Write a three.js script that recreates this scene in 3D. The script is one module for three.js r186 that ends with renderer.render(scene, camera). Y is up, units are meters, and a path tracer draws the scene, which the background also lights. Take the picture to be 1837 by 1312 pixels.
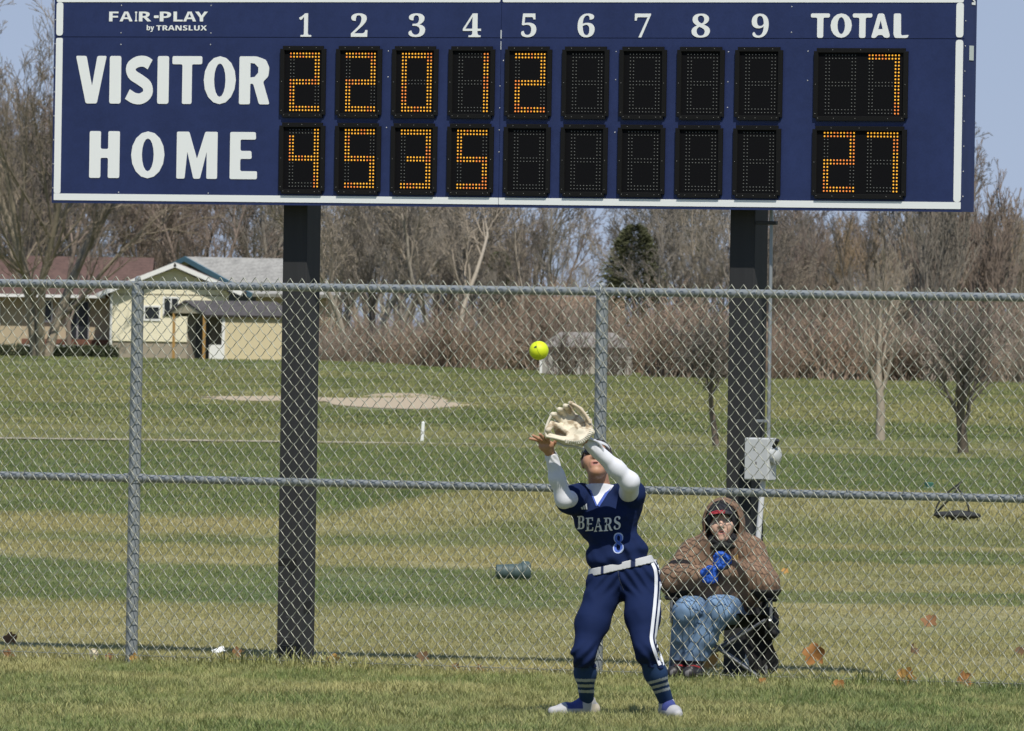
import * as THREE from 'three';
import { mergeGeometries } from 'three/addons/utils/BufferGeometryUtils.js';
import { RoundedBoxGeometry } from 'three/addons/geometries/RoundedBoxGeometry.js';
import { TextGeometry } from 'three/addons/geometries/TextGeometry.js';
import { FontLoader } from 'three/addons/loaders/FontLoader.js';

const scene = new THREE.Scene();
const renderer = new THREE.WebGLRenderer({ antialias: true });
renderer.toneMapping = THREE.LinearToneMapping;
renderer.toneMappingExposure = 1.22;
renderer.shadowMap.enabled = true;

// ---------- camera: long lens on the far side of the softball field, eye about 2 m up ----------
const camera = new THREE.PerspectiveCamera(3.7296, 1024 / 731, 1, 4000);
camera.position.set(0, 2.04, 0);
camera.rotation.order = 'YXZ';
camera.rotation.set(-0.003623, 0, 0.015708);
camera.focus = 58.5; camera.userData.fStop = 38; // long lens stopped down: the far woods are a little soft
scene.add(camera);

// ---------- sky ----------
{
  const W = 64, H = 256, d = new Float32Array(W * H * 4);
  for (let j = 0; j < H; j++) {
    const el = ((j + 0.5) / H - 0.5) * Math.PI, s = Math.max(0, Math.sin(el));
    const t = Math.pow(s, 0.42), k = el < 0 ? 0.55 : 1;
    const c = [0.37 + (0.11 - 0.37) * t, 0.44 + (0.195 - 0.44) * t, 0.56 + (0.4 - 0.56) * t];
    for (let i = 0; i < W; i++) { const o = (j * W + i) * 4; d[o] = c[0] * k; d[o + 1] = c[1] * k; d[o + 2] = c[2] * k; d[o + 3] = 1; }
  }
  const sky = new THREE.DataTexture(d, W, H, THREE.RGBAFormat, THREE.FloatType);
  sky.mapping = THREE.EquirectangularReflectionMapping; sky.magFilter = THREE.LinearFilter; sky.needsUpdate = true;
  scene.background = sky; scene.environment = sky;
}

// ---------- sun: high, over the photographer's right shoulder ----------
const sun = new THREE.DirectionalLight(new THREE.Color(1, 0.95, 0.86), 3.9);
{
  const el = 56 * Math.PI / 180, az = 13 * Math.PI / 180;
  sun.target.position.set(0, 0, -62);
  sun.position.set(Math.sin(az) * Math.cos(el), Math.sin(el), Math.cos(az) * Math.cos(el)).multiplyScalar(60).add(sun.target.position);
  sun.castShadow = true; sun.shadow.mapSize.set(4096, 4096);
  Object.assign(sun.shadow.camera, { left: -14, right: 14, top: 14, bottom: -14, near: 1, far: 160 });
  scene.add(sun, sun.target);
}

// ---------- helpers ----------
function rng(seed) { let a = seed >>> 0; return () => { a = (a + 0x6d2b79f5) | 0; let t = Math.imul(a ^ (a >>> 15), 1 | a); t = (t + Math.imul(t ^ (t >>> 7), 61 | t)) ^ t; return ((t ^ (t >>> 14)) >>> 0) / 4294967296; }; }
const hash2 = (x, y) => { let h = Math.imul(x | 0, 374761393) + Math.imul(y | 0, 668265263) | 0; h = Math.imul(h ^ (h >>> 13), 1274126177); return ((h ^ (h >>> 16)) >>> 0) / 4294967296; };
const smooth = (t) => t * t * (3 - 2 * t), clamp = (x, a = 0, b = 1) => Math.min(b, Math.max(a, x)), mix = (a, b, t) => a + (b - a) * t;
const sstep = (a, b, x) => smooth(clamp((x - a) / (b - a)));
function noise2(x, y) { const i = Math.floor(x), j = Math.floor(y), u = smooth(x - i), v = smooth(y - j); return mix(mix(hash2(i, j), hash2(i + 1, j), u), mix(hash2(i, j + 1), hash2(i + 1, j + 1), u), v); }
const fbm = (x, y) => 0.5 * noise2(x, y) + 0.3 * noise2(x * 2.1 + 7, y * 2.1 + 3) + 0.2 * noise2(x * 4.3 + 1, y * 4.3 + 9);
const V = (x, y, z) => new THREE.Vector3(x, y, z);
const taken = {};
const numbered = (n) => { const k = taken[n] = (taken[n] ?? -1) + 1; return k ? n + '_' + String(k).padStart(3, '0') : n; };
function tag(o, label, category, group, kind) { if (label) o.userData.label = label; if (category) o.userData.category = category; if (group) o.userData.group = group; if (kind) o.userData.kind = kind; return o; }
function thing(name, label, category, pos = [0, 0, 0], turn = 0, group) { const o = new THREE.Group(); o.name = numbered(name); o.position.set(...pos); o.rotation.y = turn; scene.add(o); return tag(o, label, category, group); }
function mesh(name, geo, mat, parent, kind) {
  const m = new THREE.Mesh(Array.isArray(geo) ? join(geo) : geo, mat); m.name = parent ? name : numbered(name); m.castShadow = m.receiveShadow = true; (parent || scene).add(m);
  if (kind) m.userData.kind = kind; return m;
}
function part(name, parent) { const g = new THREE.Group(); g.name = name; parent.add(g); return g; }
function join(list) {
  const l = list.map((g) => { const q = g.index ? g.toNonIndexed() : g; for (const k of Object.keys(q.attributes)) if (!['position', 'normal', 'color'].includes(k)) q.deleteAttribute(k); return q; });
  return mergeGeometries(l);
}
const box = (w, h, d, x = 0, y = 0, z = 0) => new THREE.BoxGeometry(w, h, d).translate(x, y, z);
const rbox = (w, h, d, x = 0, y = 0, z = 0, r = 0.006) => new RoundedBoxGeometry(w, h, d, 2, r).translate(x, y, z);
const box2 = (x0, x1, y0, y1, z0, z1) => box(x1 - x0, y1 - y0, z1 - z0, (x0 + x1) / 2, (y0 + y1) / 2, (z0 + z1) / 2);
function rod(a, b, r0, r1 = r0, n = 8) {
  const d = V(b[0] - a[0], b[1] - a[1], b[2] - a[2]), L = d.length();
  const g = new THREE.CylinderGeometry(r1, r0, L, n);
  g.applyQuaternion(new THREE.Quaternion().setFromUnitVectors(V(0, 1, 0), d.normalize()));
  return g.translate((a[0] + b[0]) / 2, (a[1] + b[1]) / 2, (a[2] + b[2]) / 2);
}
const tube = (pts, r, n = 8, seg = 24) => new THREE.TubeGeometry(new THREE.CatmullRomCurve3(pts.map((p) => V(...p))), seg, r, n);
const lin = (r, g, b) => new THREE.Color().setRGB(r, g, b);
const M = (c, rough = 0.8, extra = {}) => new THREE.MeshStandardMaterial({ color: Array.isArray(c) ? lin(...c) : c, roughness: rough, metalness: 0, ...extra });
// tiling grain texture: mean near 1, for colour (map) or relief (bumpMap)
function grainTex(n, fn, srgb = false) {
  const d = new Uint8Array(n * n * 4);
  for (let j = 0; j < n; j++) for (let i = 0; i < n; i++) { const c = fn(i / n, j / n), o = (j * n + i) * 4; const a = Array.isArray(c) ? c : [c, c, c]; for (let k = 0; k < 3; k++) d[o + k] = clamp(a[k]) * 255; d[o + 3] = 255; }
  const t = new THREE.DataTexture(d, n, n); t.wrapS = t.wrapT = THREE.RepeatWrapping; t.magFilter = THREE.LinearFilter; if (srgb) t.colorSpace = THREE.SRGBColorSpace; t.needsUpdate = true; return t;
}
const tileNoise = (u, v, f, s = 0) => { const p = u * f, q = v * f, i = Math.floor(p), j = Math.floor(q), a = smooth(p - i), b = smooth(q - j), h = (x, y) => hash2(((x % f) + f) % f + s * 131, ((y % f) + f) % f + s * 57); return mix(mix(h(i, j), h(i + 1, j), a), mix(h(i, j + 1), h(i + 1, j + 1), a), b); };
const font = await new FontLoader().loadAsync('fonts/droid/droid_sans_bold.typeface.json');
const serif = await new FontLoader().loadAsync('fonts/droid/droid_serif_bold.typeface.json');
// text scaled into a box u0..u1, v0..v1 at depth z
function lettering(text, f, u0, u1, v0, v1, z, depth = 0.003) {
  const g = new TextGeometry(text, { font: f, size: 1, depth: 1, curveSegments: 5 }); g.computeBoundingBox(); const b = g.boundingBox;
  g.translate(-b.min.x, -b.min.y, 0); g.scale((u1 - u0) / (b.max.x - b.min.x), (v1 - v0) / (b.max.y - b.min.y), depth); return g.translate(u0, v0, z);
}

// ---------- turf colour: green and dormant bands of grass, as matter on the ground ----------
const GREEN = [0.136, 0.176, 0.048], TAN = [0.345, 0.302, 0.138], DEEP = [0.08, 0.122, 0.032];
// [distance from the plate side, dormant share 0..1]
const BANDS = [[0, 0.3], [64.5, 0.32], [66, 0.7], [70, 0.72], [76.5, 0.6], [78.5, 0], [92, 0], [94, 0.78], [100, 0.82], [103, 0.3], [112, 0.25], [117, 0.7], [131, 0.82], [134, 0.05], [180, 0.05], [186, 0.6], [190, 0.3], [204, 0.5], [216, 0.45], [222, 0.15], [252, 0.12], [258, 0.45], [300, 0.5], [318, 0.2], [345, 0.45], [372, 0.15], [420, 0.4], [450, 0.15], [540, 0.3], [900, 0.4]];
function dormant(x, z) {
  const D = -z;
  const warp = (fbm(x * 0.09 + 4, D * 0.025) - 0.5) * D * 0.16 + x * (D > 70 && D < 125 ? 0.55 : 0.25);
  const knoll = 18 * sstep(0.4, -2.4, x) * sstep(100, 112, D) * (1 - sstep(150, 175, D)); // the pale rise runs aslant here
  const q = D < 66 ? D : Math.max(66, D + warp * (D > 105 && D < 160 ? 0.3 : 1) + knoll);
  let k = 0; while (k < BANDS.length - 2 && BANDS[k + 1][0] < q) k++;
  let t = mix(BANDS[k][1], BANDS[k + 1][1], clamp((q - BANDS[k][0]) / (BANDS[k + 1][0] - BANDS[k][0])));
  const a = D < 67 ? fbm(x * 0.9 + 11, D * 0.55) : fbm(x * 0.35 + 31, D * 0.12), b = noise2(x * 3.1, D * 1.1);
  const east = sstep(0.1, 0.9, x);
  if (D > 76 && D < 106) t = mix(t, (D > 83.5 && D < 87.5) || (D > 98 && D < 104) ? 0.12 : 0.72, east);
  t += (a - 0.5) * (D < 67 ? 1.35 : 0.5) + (b - 0.5) * 0.22;
  return clamp(t);
}
function turf(x, z) {
  const t = dormant(x, z), g = noise2(x * 0.7 + 50, z * 0.3), out = [0, 0, 0];
  for (let k = 0; k < 3; k++) out[k] = mix(mix(DEEP[k], GREEN[k], 0.35 + 0.65 * g), TAN[k], t);
  return out;
}
// ---------- ground ----------
const SAND = [[-2.85, -281, 1.85, 21], [-6.0, -293, 2.2, 9]];
const inSand = (x, z) => SAND.some(([cx, cz, rx, rz]) => ((x - cx) / rx) ** 2 + ((z - cz) / rz) ** 2 < 1.05);
const mound = (x, z) => { // gentle rises of the golf course: bank behind the bunker, knolls, the crest before the houses
  const D = -z, g = (v, c, w) => Math.exp(-(((v - c) / w) ** 2));
  return 0.2 * g(x, -4, 6) * sstep(303, 312, D) * (1 - sstep(316, 370, D)) + 0.22 * g(x, 3.5, 5) * g(D, 124, 9) + 0.16 * g(x, -6, 6) * g(D, 152, 20) + 0.36 * sstep(1, -8, x) * g(D, 470, 34) + 0.15 * g(x, 8, 6) * g(D, 300, 40);
};
{
  const span = (a, b, s) => { const o = []; const n = Math.max(1, Math.round(Math.abs(b - a) / s)); for (let i = 0; i < n; i++) o.push(a + (b - a) * i / n); return o; };
  const half = [...span(0, 6, 0.25), ...span(6, 14, 0.5), ...span(14, 42, 1.5), ...span(42, 200, 20), ...span(200, 1800, 200), 1800];
  const xs = [...half.slice(1).reverse().map((v) => -v), ...half];
  const zs = [...span(200, -48, 12), ...span(-48, -110, 0.35), ...span(-110, -320, 1.2), ...span(-320, -660, 5), ...span(-660, -3000, 120), -3000];
  const pos = [], col = [], uv = [], idx = [];
  zs.forEach((z) => xs.forEach((x) => { pos.push(x, mound(x, z), z); col.push(...turf(x, z)); uv.push(x / 2.3, z / 2.3); }));
  const n = xs.length;
  for (let j = 0; j < zs.length - 1; j++) for (let i = 0; i < n - 1; i++) { const a = j * n + i; idx.push(a, a + 1, a + n, a + 1, a + n + 1, a + n); }
  const g = new THREE.BufferGeometry(); g.setAttribute('position', new THREE.Float32BufferAttribute(pos, 3)); g.setAttribute('color', new THREE.Float32BufferAttribute(col, 3)); g.setAttribute('uv', new THREE.Float32BufferAttribute(uv, 2)); g.setIndex(idx); g.computeVertexNormals();
  const speck = grainTex(256, (u, v) => 0.62 + 0.38 * tileNoise(u, v, 128, 1) * (0.6 + 0.4 * tileNoise(u, v, 16, 2)) + 0.12 * tileNoise(u, v, 5, 3));
  const m = new THREE.MeshStandardMaterial({ vertexColors: true, map: speck, roughness: 1 });
  tag(mesh('ground', g, m), 'mown grass of the outfield and golf course, green with dormant tan bands', undefined, undefined, 'structure');
}
// grass blades: three stands, each nobody could count
{
  function tuft(seed, blades, h, spread, w) {
    const r = rng(seed), pos = [], idx = [];
    for (let k = 0; k < blades; k++) {
      const a = r() * 6.283, x = (r() - 0.5) * spread, z = (r() - 0.5) * spread, hh = h * (0.55 + 0.6 * r()), lean = hh * (0.15 + 0.75 * r()), ca = Math.cos(a), sa = Math.sin(a), b = pos.length / 3, ta = r() * 6.283, cx = Math.cos(ta) * w / 2, cz = Math.sin(ta) * w / 2;
      pos.push(x - cx, -0.004, z - cz, x + cx, -0.004, z + cz, x + ca * lean * 0.35 - cx * 0.8, hh * 0.6, z + sa * lean * 0.35 - cz * 0.8, x + ca * lean * 0.35 + cx * 0.8, hh * 0.6, z + sa * lean * 0.35 + cz * 0.8, x + ca * lean, hh, z + sa * lean);
      idx.push(b, b + 1, b + 2, b + 1, b + 3, b + 2, b + 2, b + 3, b + 4);
    }
    const g = new THREE.BufferGeometry(); g.setAttribute('position', new THREE.Float32BufferAttribute(pos, 3)); g.setIndex(idx); g.computeVertexNormals(); return g;
  }
  const gm = new THREE.MeshPhysicalMaterial({ color: 0xffffff, roughness: 0.75, transmission: 0.3, thickness: 0 });
  const fenceZ = (x) => -65.248 + (x - 0.028) * Math.tan(27 * Math.PI / 180);
  function stand(seed, geo, D0, D1, spacing, margin, scale, label, bright = 1) {
    const r = rng(seed), mats = [], cols = [], m4 = new THREE.Matrix4(), q = new THREE.Quaternion(), up = V(0, 1, 0);
    let D = D0;
    while (D < D1) {
      const s = spacing * (D / D0), hw = D * 0.0456 + margin;
      for (let x = -hw; x < hw; x += s) {
        const px = x + (r() - 0.5) * s * 1.6, pz = -D + (r() - 0.5) * s * 1.6; r();
        if (Math.abs(pz - fenceZ(px)) < 0.05 && r() < 0.4) continue;
        if (D > 250 && D < 320 && (inSand(px, pz) || inSand(px, pz - 3))) continue;
        const nearFence = pz - fenceZ(px), k = scale * (0.7 + 0.6 * r()) * (nearFence < 0 && nearFence > -30 ? 0.72 : 1) * (Math.abs(nearFence) < 0.14 ? 1.4 + 1.1 * noise2(px * 2.2, 5) : 1) * (0.6 + 0.8 * noise2(px * 1.7, pz * 0.9));
        m4.compose(V(px, mound(px, pz), pz), q.setFromAxisAngle(up, r() * 6.283), V(k, k, k)); mats.push(...m4.elements);
        const c = turf(px, pz), v = (0.72 + 0.6 * r()) * bright, straw = r() < 0.18 ? 1 : 0;
        cols.push(mix(c[0], TAN[0], straw * 0.6) * v * 1.12, mix(c[1], TAN[1], straw * 0.6) * v * 1.12, mix(c[2], TAN[2], straw * 0.6) * v);
      }
      D += s;
    }
    const im = new THREE.InstancedMesh(geo, gm, mats.length / 16); im.instanceMatrix.array.set(mats); im.instanceColor = new THREE.InstancedBufferAttribute(new Float32Array(cols), 3);
    im.name = numbered('grass'); im.castShadow = im.receiveShadow = true; scene.add(im); tag(im, label, 'grass', undefined, 'stuff');
    return mats.length / 16;
  }
  const n1 = stand(1, tuft(1, 9, 0.034, 0.05, 0.0032), 50, 68, 0.034, 1.3, 1, 'short green and straw coloured grass of the outfield in front of the chain link fence', 1.16);
  const n2 = stand(2, tuft(2, 10, 0.03, 0.08, 0.0045), 68, 112, 0.062, 1.5, 1, 'close mown grass in green and tan bands just behind the chain link fence');
  const n3 = stand(3, tuft(3, 12, 0.036, 0.2, 0.008), 112, 215, 0.15, 2, 1, 'mown golf course grass around the young bare trees');
  stand(4, tuft(4, 34, 0.05, 0.75, 0.03), 215, 520, 0.45, 4, 1, 'far mown golf course grass reaching to the woods');
}
// sand bunker and cart path
{
  const sandTex = grainTex(128, (u, v) => 0.78 + 0.22 * tileNoise(u, v, 64, 5) * 0.6 + 0.12 * tileNoise(u, v, 9, 6));
  const sandM = new THREE.MeshStandardMaterial({ color: lin(0.45, 0.36, 0.24), map: sandTex, roughness: 1 });
  function patch(name, cx, cz, rx, rz, rise, seed, label) {
    const R = 10, A = 48, pos = [], uv = [], idx = [];
    for (let j = 0; j <= R; j++) for (let i = 0; i < A; i++) {
      const a = i / A * 6.2832, wob = 1 + 0.75 * (noise2(Math.cos(a) * 1.9 + seed, Math.sin(a) * 1.9 + seed) - 0.5), k = j / R, x = cx + Math.cos(a) * rx * k * wob, z = cz + Math.sin(a) * rz * k * wob;
      const back = clamp((cz + rz - z) / (2 * rz)); // grows towards the far lip
      pos.push(x, 0.012 + mound(x, z) + rise * back * back * (1 - k * k * 0.15), z); uv.push(x / 3, z / 3);
    }
    for (let j = 0; j < R; j++) for (let i = 0; i < A; i++) { const a = j * A + i, b = j * A + (i + 1) % A; idx.push(a, b, a + A, b, b + A, a + A); }
    const g = new THREE.BufferGeometry(); g.setAttribute('position', new THREE.Float32BufferAttribute(pos, 3)); g.setAttribute('uv', new THREE.Float32BufferAttribute(uv, 2)); g.setIndex(idx); g.computeVertexNormals();
    tag(mesh(name, g, sandM), label, undefined, undefined, 'structure');
  }
  patch('sand_bunker', ...SAND[0], 0.02, 3, 'pale sand bunker on the golf course, wide right lobe');
  patch('sand_bunker', ...SAND[1], 0.01, 9, 'pale sand bunker on the golf course, thin left lobe');
  const pathPts = []; for (let x = -40; x <= 40; x += 1) pathPts.push([x, -186 - (x + 8) * 0.36 - 0.004 * (x + 8) * (x + 8) * (x > -8 ? 1 : 0), x < -5 ? 2.3 : Math.max(0.35, 2.3 - (x + 5) * 0.4)]);
  const pos = [], uv = [], idx = [];
  pathPts.forEach(([x, z, w], i) => { pos.push(x, 0.03 + mound(x, z - w / 2), z - w / 2, x, 0.03 + mound(x, z + w / 2), z + w / 2); uv.push(x / 2, 0, x / 2, w / 2); if (i) { const b = i * 2; idx.push(b - 2, b - 1, b, b - 1, b + 1, b); } });
  const g = new THREE.BufferGeometry(); g.setAttribute('position', new THREE.Float32BufferAttribute(pos, 3)); g.setAttribute('uv', new THREE.Float32BufferAttribute(uv, 2)); g.setIndex(idx); g.computeVertexNormals();
  tag(mesh('cart_path', g, new THREE.MeshStandardMaterial({ color: lin(0.4, 0.35, 0.26), map: sandTex, roughness: 1 })), 'narrow worn cart path crossing the golf course', undefined, undefined, 'structure');
}
// ---------- scoreboard ----------
{
  const sb = thing('scoreboard', 'navy blue electronic scoreboard with white lettering and amber digits on two dark steel columns', 'scoreboard', [0.0525, 0, -66.4427], -28 * Math.PI / 180);
  const dirt = grainTex(256, (u, v) => 0.7 + 0.12 * tileNoise(u, v, 128, 11) + 0.14 * tileNoise(u, v, 5, 12) + 0.1 * tileNoise(u, v, 24, 13));
  const navy = new THREE.MeshPhysicalMaterial({ color: lin(0.0235, 0.037, 0.116), roughness: 0.55, specularIntensity: 0.5, map: dirt });
  const navySide = navy, white = new THREE.MeshStandardMaterial({ color: lin(0.8, 0.82, 0.8), roughness: 0.5 });
  const black = new THREE.MeshPhysicalMaterial({ color: lin(0.008, 0.008, 0.008), roughness: 0.75, specularIntensity: 0.3 }), blackPanel = new THREE.MeshPhysicalMaterial({ color: lin(0.005, 0.005, 0.006), roughness: 0.85, specularIntensity: 0.2 }), steel = new THREE.MeshStandardMaterial({ color: lin(0.024, 0.0245, 0.026), roughness: 0.7, map: grainTex(128, (u, v) => 0.75 + 0.25 * tileNoise(u, v, 40, 21) * tileNoise(u, v, 7, 22) + 0.1 * tileNoise(u, v, 4, 25)) });
  const rivetM = M([0.55, 0.55, 0.55], 0.4, { metalness: 0.6 });
  const U0 = -3.145, U1 = 2.948, B = 2.733, T = 4.02, SEAM = 3.735, VS = -0.087, ZF = 0.15;
  const uvBox = (x0, x1, y0, y1, z0, z1) => { const g = new THREE.BoxGeometry(x1 - x0, y1 - y0, z1 - z0).translate((x0 + x1) / 2, (y0 + y1) / 2, (z0 + z1) / 2), p = g.attributes.position, u = g.attributes.uv; for (let i = 0; i < p.count; i++) u.setXY(i, p.getX(i) + p.getZ(i), p.getY(i)); return g; };
  mesh('cabinet', box2(U0 + 0.002, U1 - 0.002, B + 0.002, T - 0.002, -0.018, 0.142), navySide, sb);
  for (const [a, b, c, d] of [[U0, VS - 0.0015, B, SEAM - 0.002], [VS + 0.0015, U1, B, SEAM - 0.002], [U0, VS - 0.0015, SEAM + 0.002, T], [VS + 0.0015, U1, SEAM + 0.002, T]]) mesh('panel', uvBox(a, b, c, d, 0.1425, ZF), navy, sb);
  // white border strips with rounded ends
  function roundRect(x0, x1, y0, y1, r) { const s = new THREE.Shape(); s.moveTo(x0 + r, y0); s.lineTo(x1 - r, y0); s.quadraticCurveTo(x1, y0, x1, y0 + r); s.lineTo(x1, y1 - r); s.quadraticCurveTo(x1, y1, x1 - r, y1); s.lineTo(x0 + r, y1); s.quadraticCurveTo(x0, y1, x0, y1 - r); s.lineTo(x0, y0 + r); s.quadraticCurveTo(x0, y0, x0 + r, y0); return s; }
  const flat = (s, d = 0.0025, z = ZF + 0.0005) => new THREE.ExtrudeGeometry(s, { depth: d, bevelEnabled: false, curveSegments: 8 }).translate(0, 0, z);
  for (const [a, b, c, d, r] of [[-3.13, -3.084, 2.7905, SEAM - 0.006, 0.012], [2.896, 2.943, 2.7905, SEAM - 0.006, 0.02], [-3.13, -3.084, SEAM + 0.008, 3.944, 0.02], [2.896, 2.943, SEAM + 0.008, 3.944, 0.02], [-3.13, VS - 0.002, 2.75, 2.79, 0.003], [VS + 0.002, 2.943, 2.75, 2.79, 0.003], [-3.13, VS - 0.008, 3.945, 3.99, 0.012], [VS + 0.008, 2.943, 3.945, 3.99, 0.012]]) mesh('border_strip', flat(roundRect(a, b, c, d, r)), white, sb);
  // big hand-cut letters: polygons with rounded corners in a unit box
  function rpoly(pts, r, sx, sy, ox, oy) {
    const s = new THREE.Shape(), P = pts.map(([x, y]) => [ox + x * sx, oy + y * sy]), n = P.length;
    for (let i = 0; i < n; i++) {
      const p = P[i], a = P[(i + n - 1) % n], b = P[(i + 1) % n], la = Math.hypot(a[0] - p[0], a[1] - p[1]), lb = Math.hypot(b[0] - p[0], b[1] - p[1]), ka = Math.min(r, la * 0.45) / la, kb = Math.min(r, lb * 0.45) / lb;
      const q0 = [mix(p[0], a[0], ka), mix(p[1], a[1], ka)], q1 = [mix(p[0], b[0], kb), mix(p[1], b[1], kb)];
      if (i) s.lineTo(...q0); else s.moveTo(...q0); s.quadraticCurveTo(p[0], p[1], q1[0], q1[1]);
    }
    s.closePath(); return s;
  }
  function stroke(pts, w, sx, sy, ox, oy) { // even-width stroke along a smooth line, width in metres
    const c = new THREE.CatmullRomCurve3(pts.map(([x, y]) => V(ox + x * sx, oy + y * sy, 0))).getPoints(40), L = [], R = [];
    c.forEach((p, i) => { const a = c[Math.max(0, i - 1)], b = c[Math.min(c.length - 1, i + 1)], dx = b.x - a.x, dy = b.y - a.y, l = Math.hypot(dx, dy); L.push([p.x - dy / l * w / 2, p.y + dx / l * w / 2]); R.push([p.x + dy / l * w / 2, p.y - dx / l * w / 2]); });
    const s = new THREE.Shape(), all = [...L, ...R.reverse()]; s.moveTo(...all[0]); all.slice(1).forEach((p) => s.lineTo(...p)); return s;
  }
  function ring(u0, u1, v0, v1, hw, hh) { const cx = (u0 + u1) / 2, cy = (v0 + v1) / 2, s = new THREE.Shape(); s.absellipse(cx, cy, (u1 - u0) / 2, (v1 - v0) / 2, 0, Math.PI * 2); const h = new THREE.Path(); h.absellipse(cx, cy, (u1 - u0) / 2 * hw, (v1 - v0) / 2 * hh, 0, Math.PI * 2, true); s.holes.push(h); return s; }
  function letter(ch, u0, u1, v0, v1) {
    const w = u1 - u0, h = v1 - v0, p = (pts, r = 0.012) => rpoly(pts, r, w, h, u0, v0); let s;
    if (ch === 'V') s = [p([[0, 1], [0.34, 1], [0.535, 0.36], [0.7, 1], [1, 1], [0.7, 0], [0.34, 0]])];
    if (ch === 'I') s = [p([[0, 1], [1, 1], [1, 0], [0, 0]], 0.016)];
    if (ch === 'S') s = [stroke([[0.86, 0.82], [0.68, 0.885], [0.42, 0.875], [0.21, 0.77], [0.25, 0.62], [0.5, 0.51], [0.76, 0.38], [0.79, 0.22], [0.58, 0.11], [0.34, 0.115], [0.1, 0.2]], 0.066, w, h, u0, v0)];
    if (ch === 'T') s = [p([[0, 1], [1, 1], [1, 0.83], [0.66, 0.83], [0.66, 0], [0.34, 0], [0.34, 0.83], [0, 0.83]])];
    if (ch === 'O') s = [ring(u0, u1, v0, v1, 0.36, 0.7)];
    if (ch === 'R') { const a = p([[0, 1], [0.55, 1], [0.86, 0.93], [0.98, 0.76], [0.95, 0.58], [0.78, 0.47], [1, 0], [0.66, 0], [0.46, 0.43], [0.36, 0.43], [0.36, 0], [0, 0]]); const hole = new THREE.Path(); const q = [[0.36, 0.86], [0.5, 0.85], [0.62, 0.77], [0.62, 0.66], [0.5, 0.57], [0.36, 0.56]]; hole.moveTo(u0 + q[0][0] * w, v0 + q[0][1] * h); q.slice(1).forEach((k) => hole.lineTo(u0 + k[0] * w, v0 + k[1] * h)); hole.closePath(); a.holes.push(hole); s = [a]; }
    if (ch === 'H') s = [p([[0, 1], [0.37, 1], [0.37, 0.62], [0.62, 0.62], [0.62, 1], [1, 1], [1, 0], [0.62, 0], [0.62, 0.43], [0.37, 0.43], [0.37, 0], [0, 0]])];
    if (ch === 'M') s = [p([[0, 1], [0.3, 1], [0.5, 0.42], [0.7, 1], [1, 1], [1, 0], [0.74, 0], [0.74, 0.58], [0.58, 0], [0.42, 0], [0.26, 0.58], [0.2, 0], [0, 0]], 0.01)];
    if (ch === 'E') s = [p([[0, 1], [0.93, 1], [0.95, 0.84], [0.38, 0.84], [0.38, 0.6], [0.78, 0.6], [0.8, 0.43], [0.38, 0.43], [0.38, 0.17], [1, 0.17], [1, 0], [0, 0]])];
    if (ch === 'A') { const a = p([[0.36, 1], [0.66, 1], [1, 0.06], [0.9, 0], [0.68, 0.02], [0.62, 0.12], [0.36, 0.12], [0.24, 0], [0, 0]]); const t = new THREE.Path(); t.moveTo(u0 + 0.5 * w, v0 + 0.72 * h); t.lineTo(u0 + 0.38 * w, v0 + 0.36 * h); t.lineTo(u0 + 0.61 * w, v0 + 0.36 * h); t.closePath(); a.holes.push(t); s = [a]; }
    if (ch === 'L') s = [p([[0, 1], [0.46, 1], [0.48, 0.1], [1, 0.13], [0.9, 0], [0.1, 0], [0, 0.12]])];
    mesh('letter', flat(s), white, sb);
  }
  for (const [c, a, b] of [['V', -2.989, -2.776], ['I', -2.753, -2.674], ['S', -2.648, -2.445], ['I', -2.421, -2.343], ['T', -2.319, -2.114], ['O', -2.101, -1.881], ['R', -1.857, -1.648]]) letter(c, a, b, 3.334, 3.621);
  for (const [c, a, b] of [['H', -2.885, -2.676], ['O', -2.595, -2.365], ['M', -2.28, -2.0], ['E', -1.913, -1.726]]) letter(c, a, b, 2.886, 3.168);
  for (const [c, a, b] of [['T', 1.957, 2.08], ['O', 2.086, 2.223], ['T', 2.229, 2.355], ['A', 2.349, 2.471], ['L', 2.494, 2.594]]) letter(c, a, b, 3.739, 3.881);
  for (const [c, a, b] of [['1', -1.452, -1.37], ['2', -1.099, -0.988], ['3', -0.709, -0.598], ['4', -0.343, -0.222], ['5', 0.048, 0.148], ['6', 0.424, 0.536], ['7', 0.802, 0.908], ['8', 1.178, 1.298], ['9', 1.572, 1.682]]) {
    mesh('numeral', lettering(c, serif, a, b, 3.739, 3.879, ZF + 0.0005), white, sb);
    const f = new THREE.Shape(), m = c === '1' ? a + 0.02 : (a + b) / 2; f.absellipse(m, 3.7265, c === '1' ? 0.016 : 0.011, 0.0045, 0, 6.2832); mesh('paint_fragment', flat(f), white, sb);
  }
  for (const m of [2.005, 2.152, 2.285, 2.37, 2.53]) { const f = new THREE.Shape(); f.absellipse(m, 3.7265, 0.012, 0.0045, 0, 6.2832); mesh('paint_fragment', flat(f), white, sb); }
  for (const [c, a, b] of [['F', -2.763, -2.699], ['A', -2.69, -2.601], ['I', -2.584, -2.569], ['R', -2.556, -2.471], ['P', -2.412, -2.334], ['L', -2.317, -2.254], ['A', -2.25, -2.162], ['Y', -2.168, -2.08]]) mesh('letter', lettering(c, font, a, b, 3.829, 3.888, ZF + 0.0005, 0.002), white, sb);
  mesh('letter', flat(roundRect(-2.452, -2.42, 3.849, 3.865, 0.005)), white, sb);
  mesh('small_lettering', lettering('by', font, -2.501, -2.45, 3.766, 3.808, ZF + 0.0005, 0.002), white, sb);
  mesh('small_lettering', lettering('TRANSLUX', font, -2.435, -2.086, 3.775, 3.806, ZF + 0.0005, 0.002), white, sb);
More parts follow.
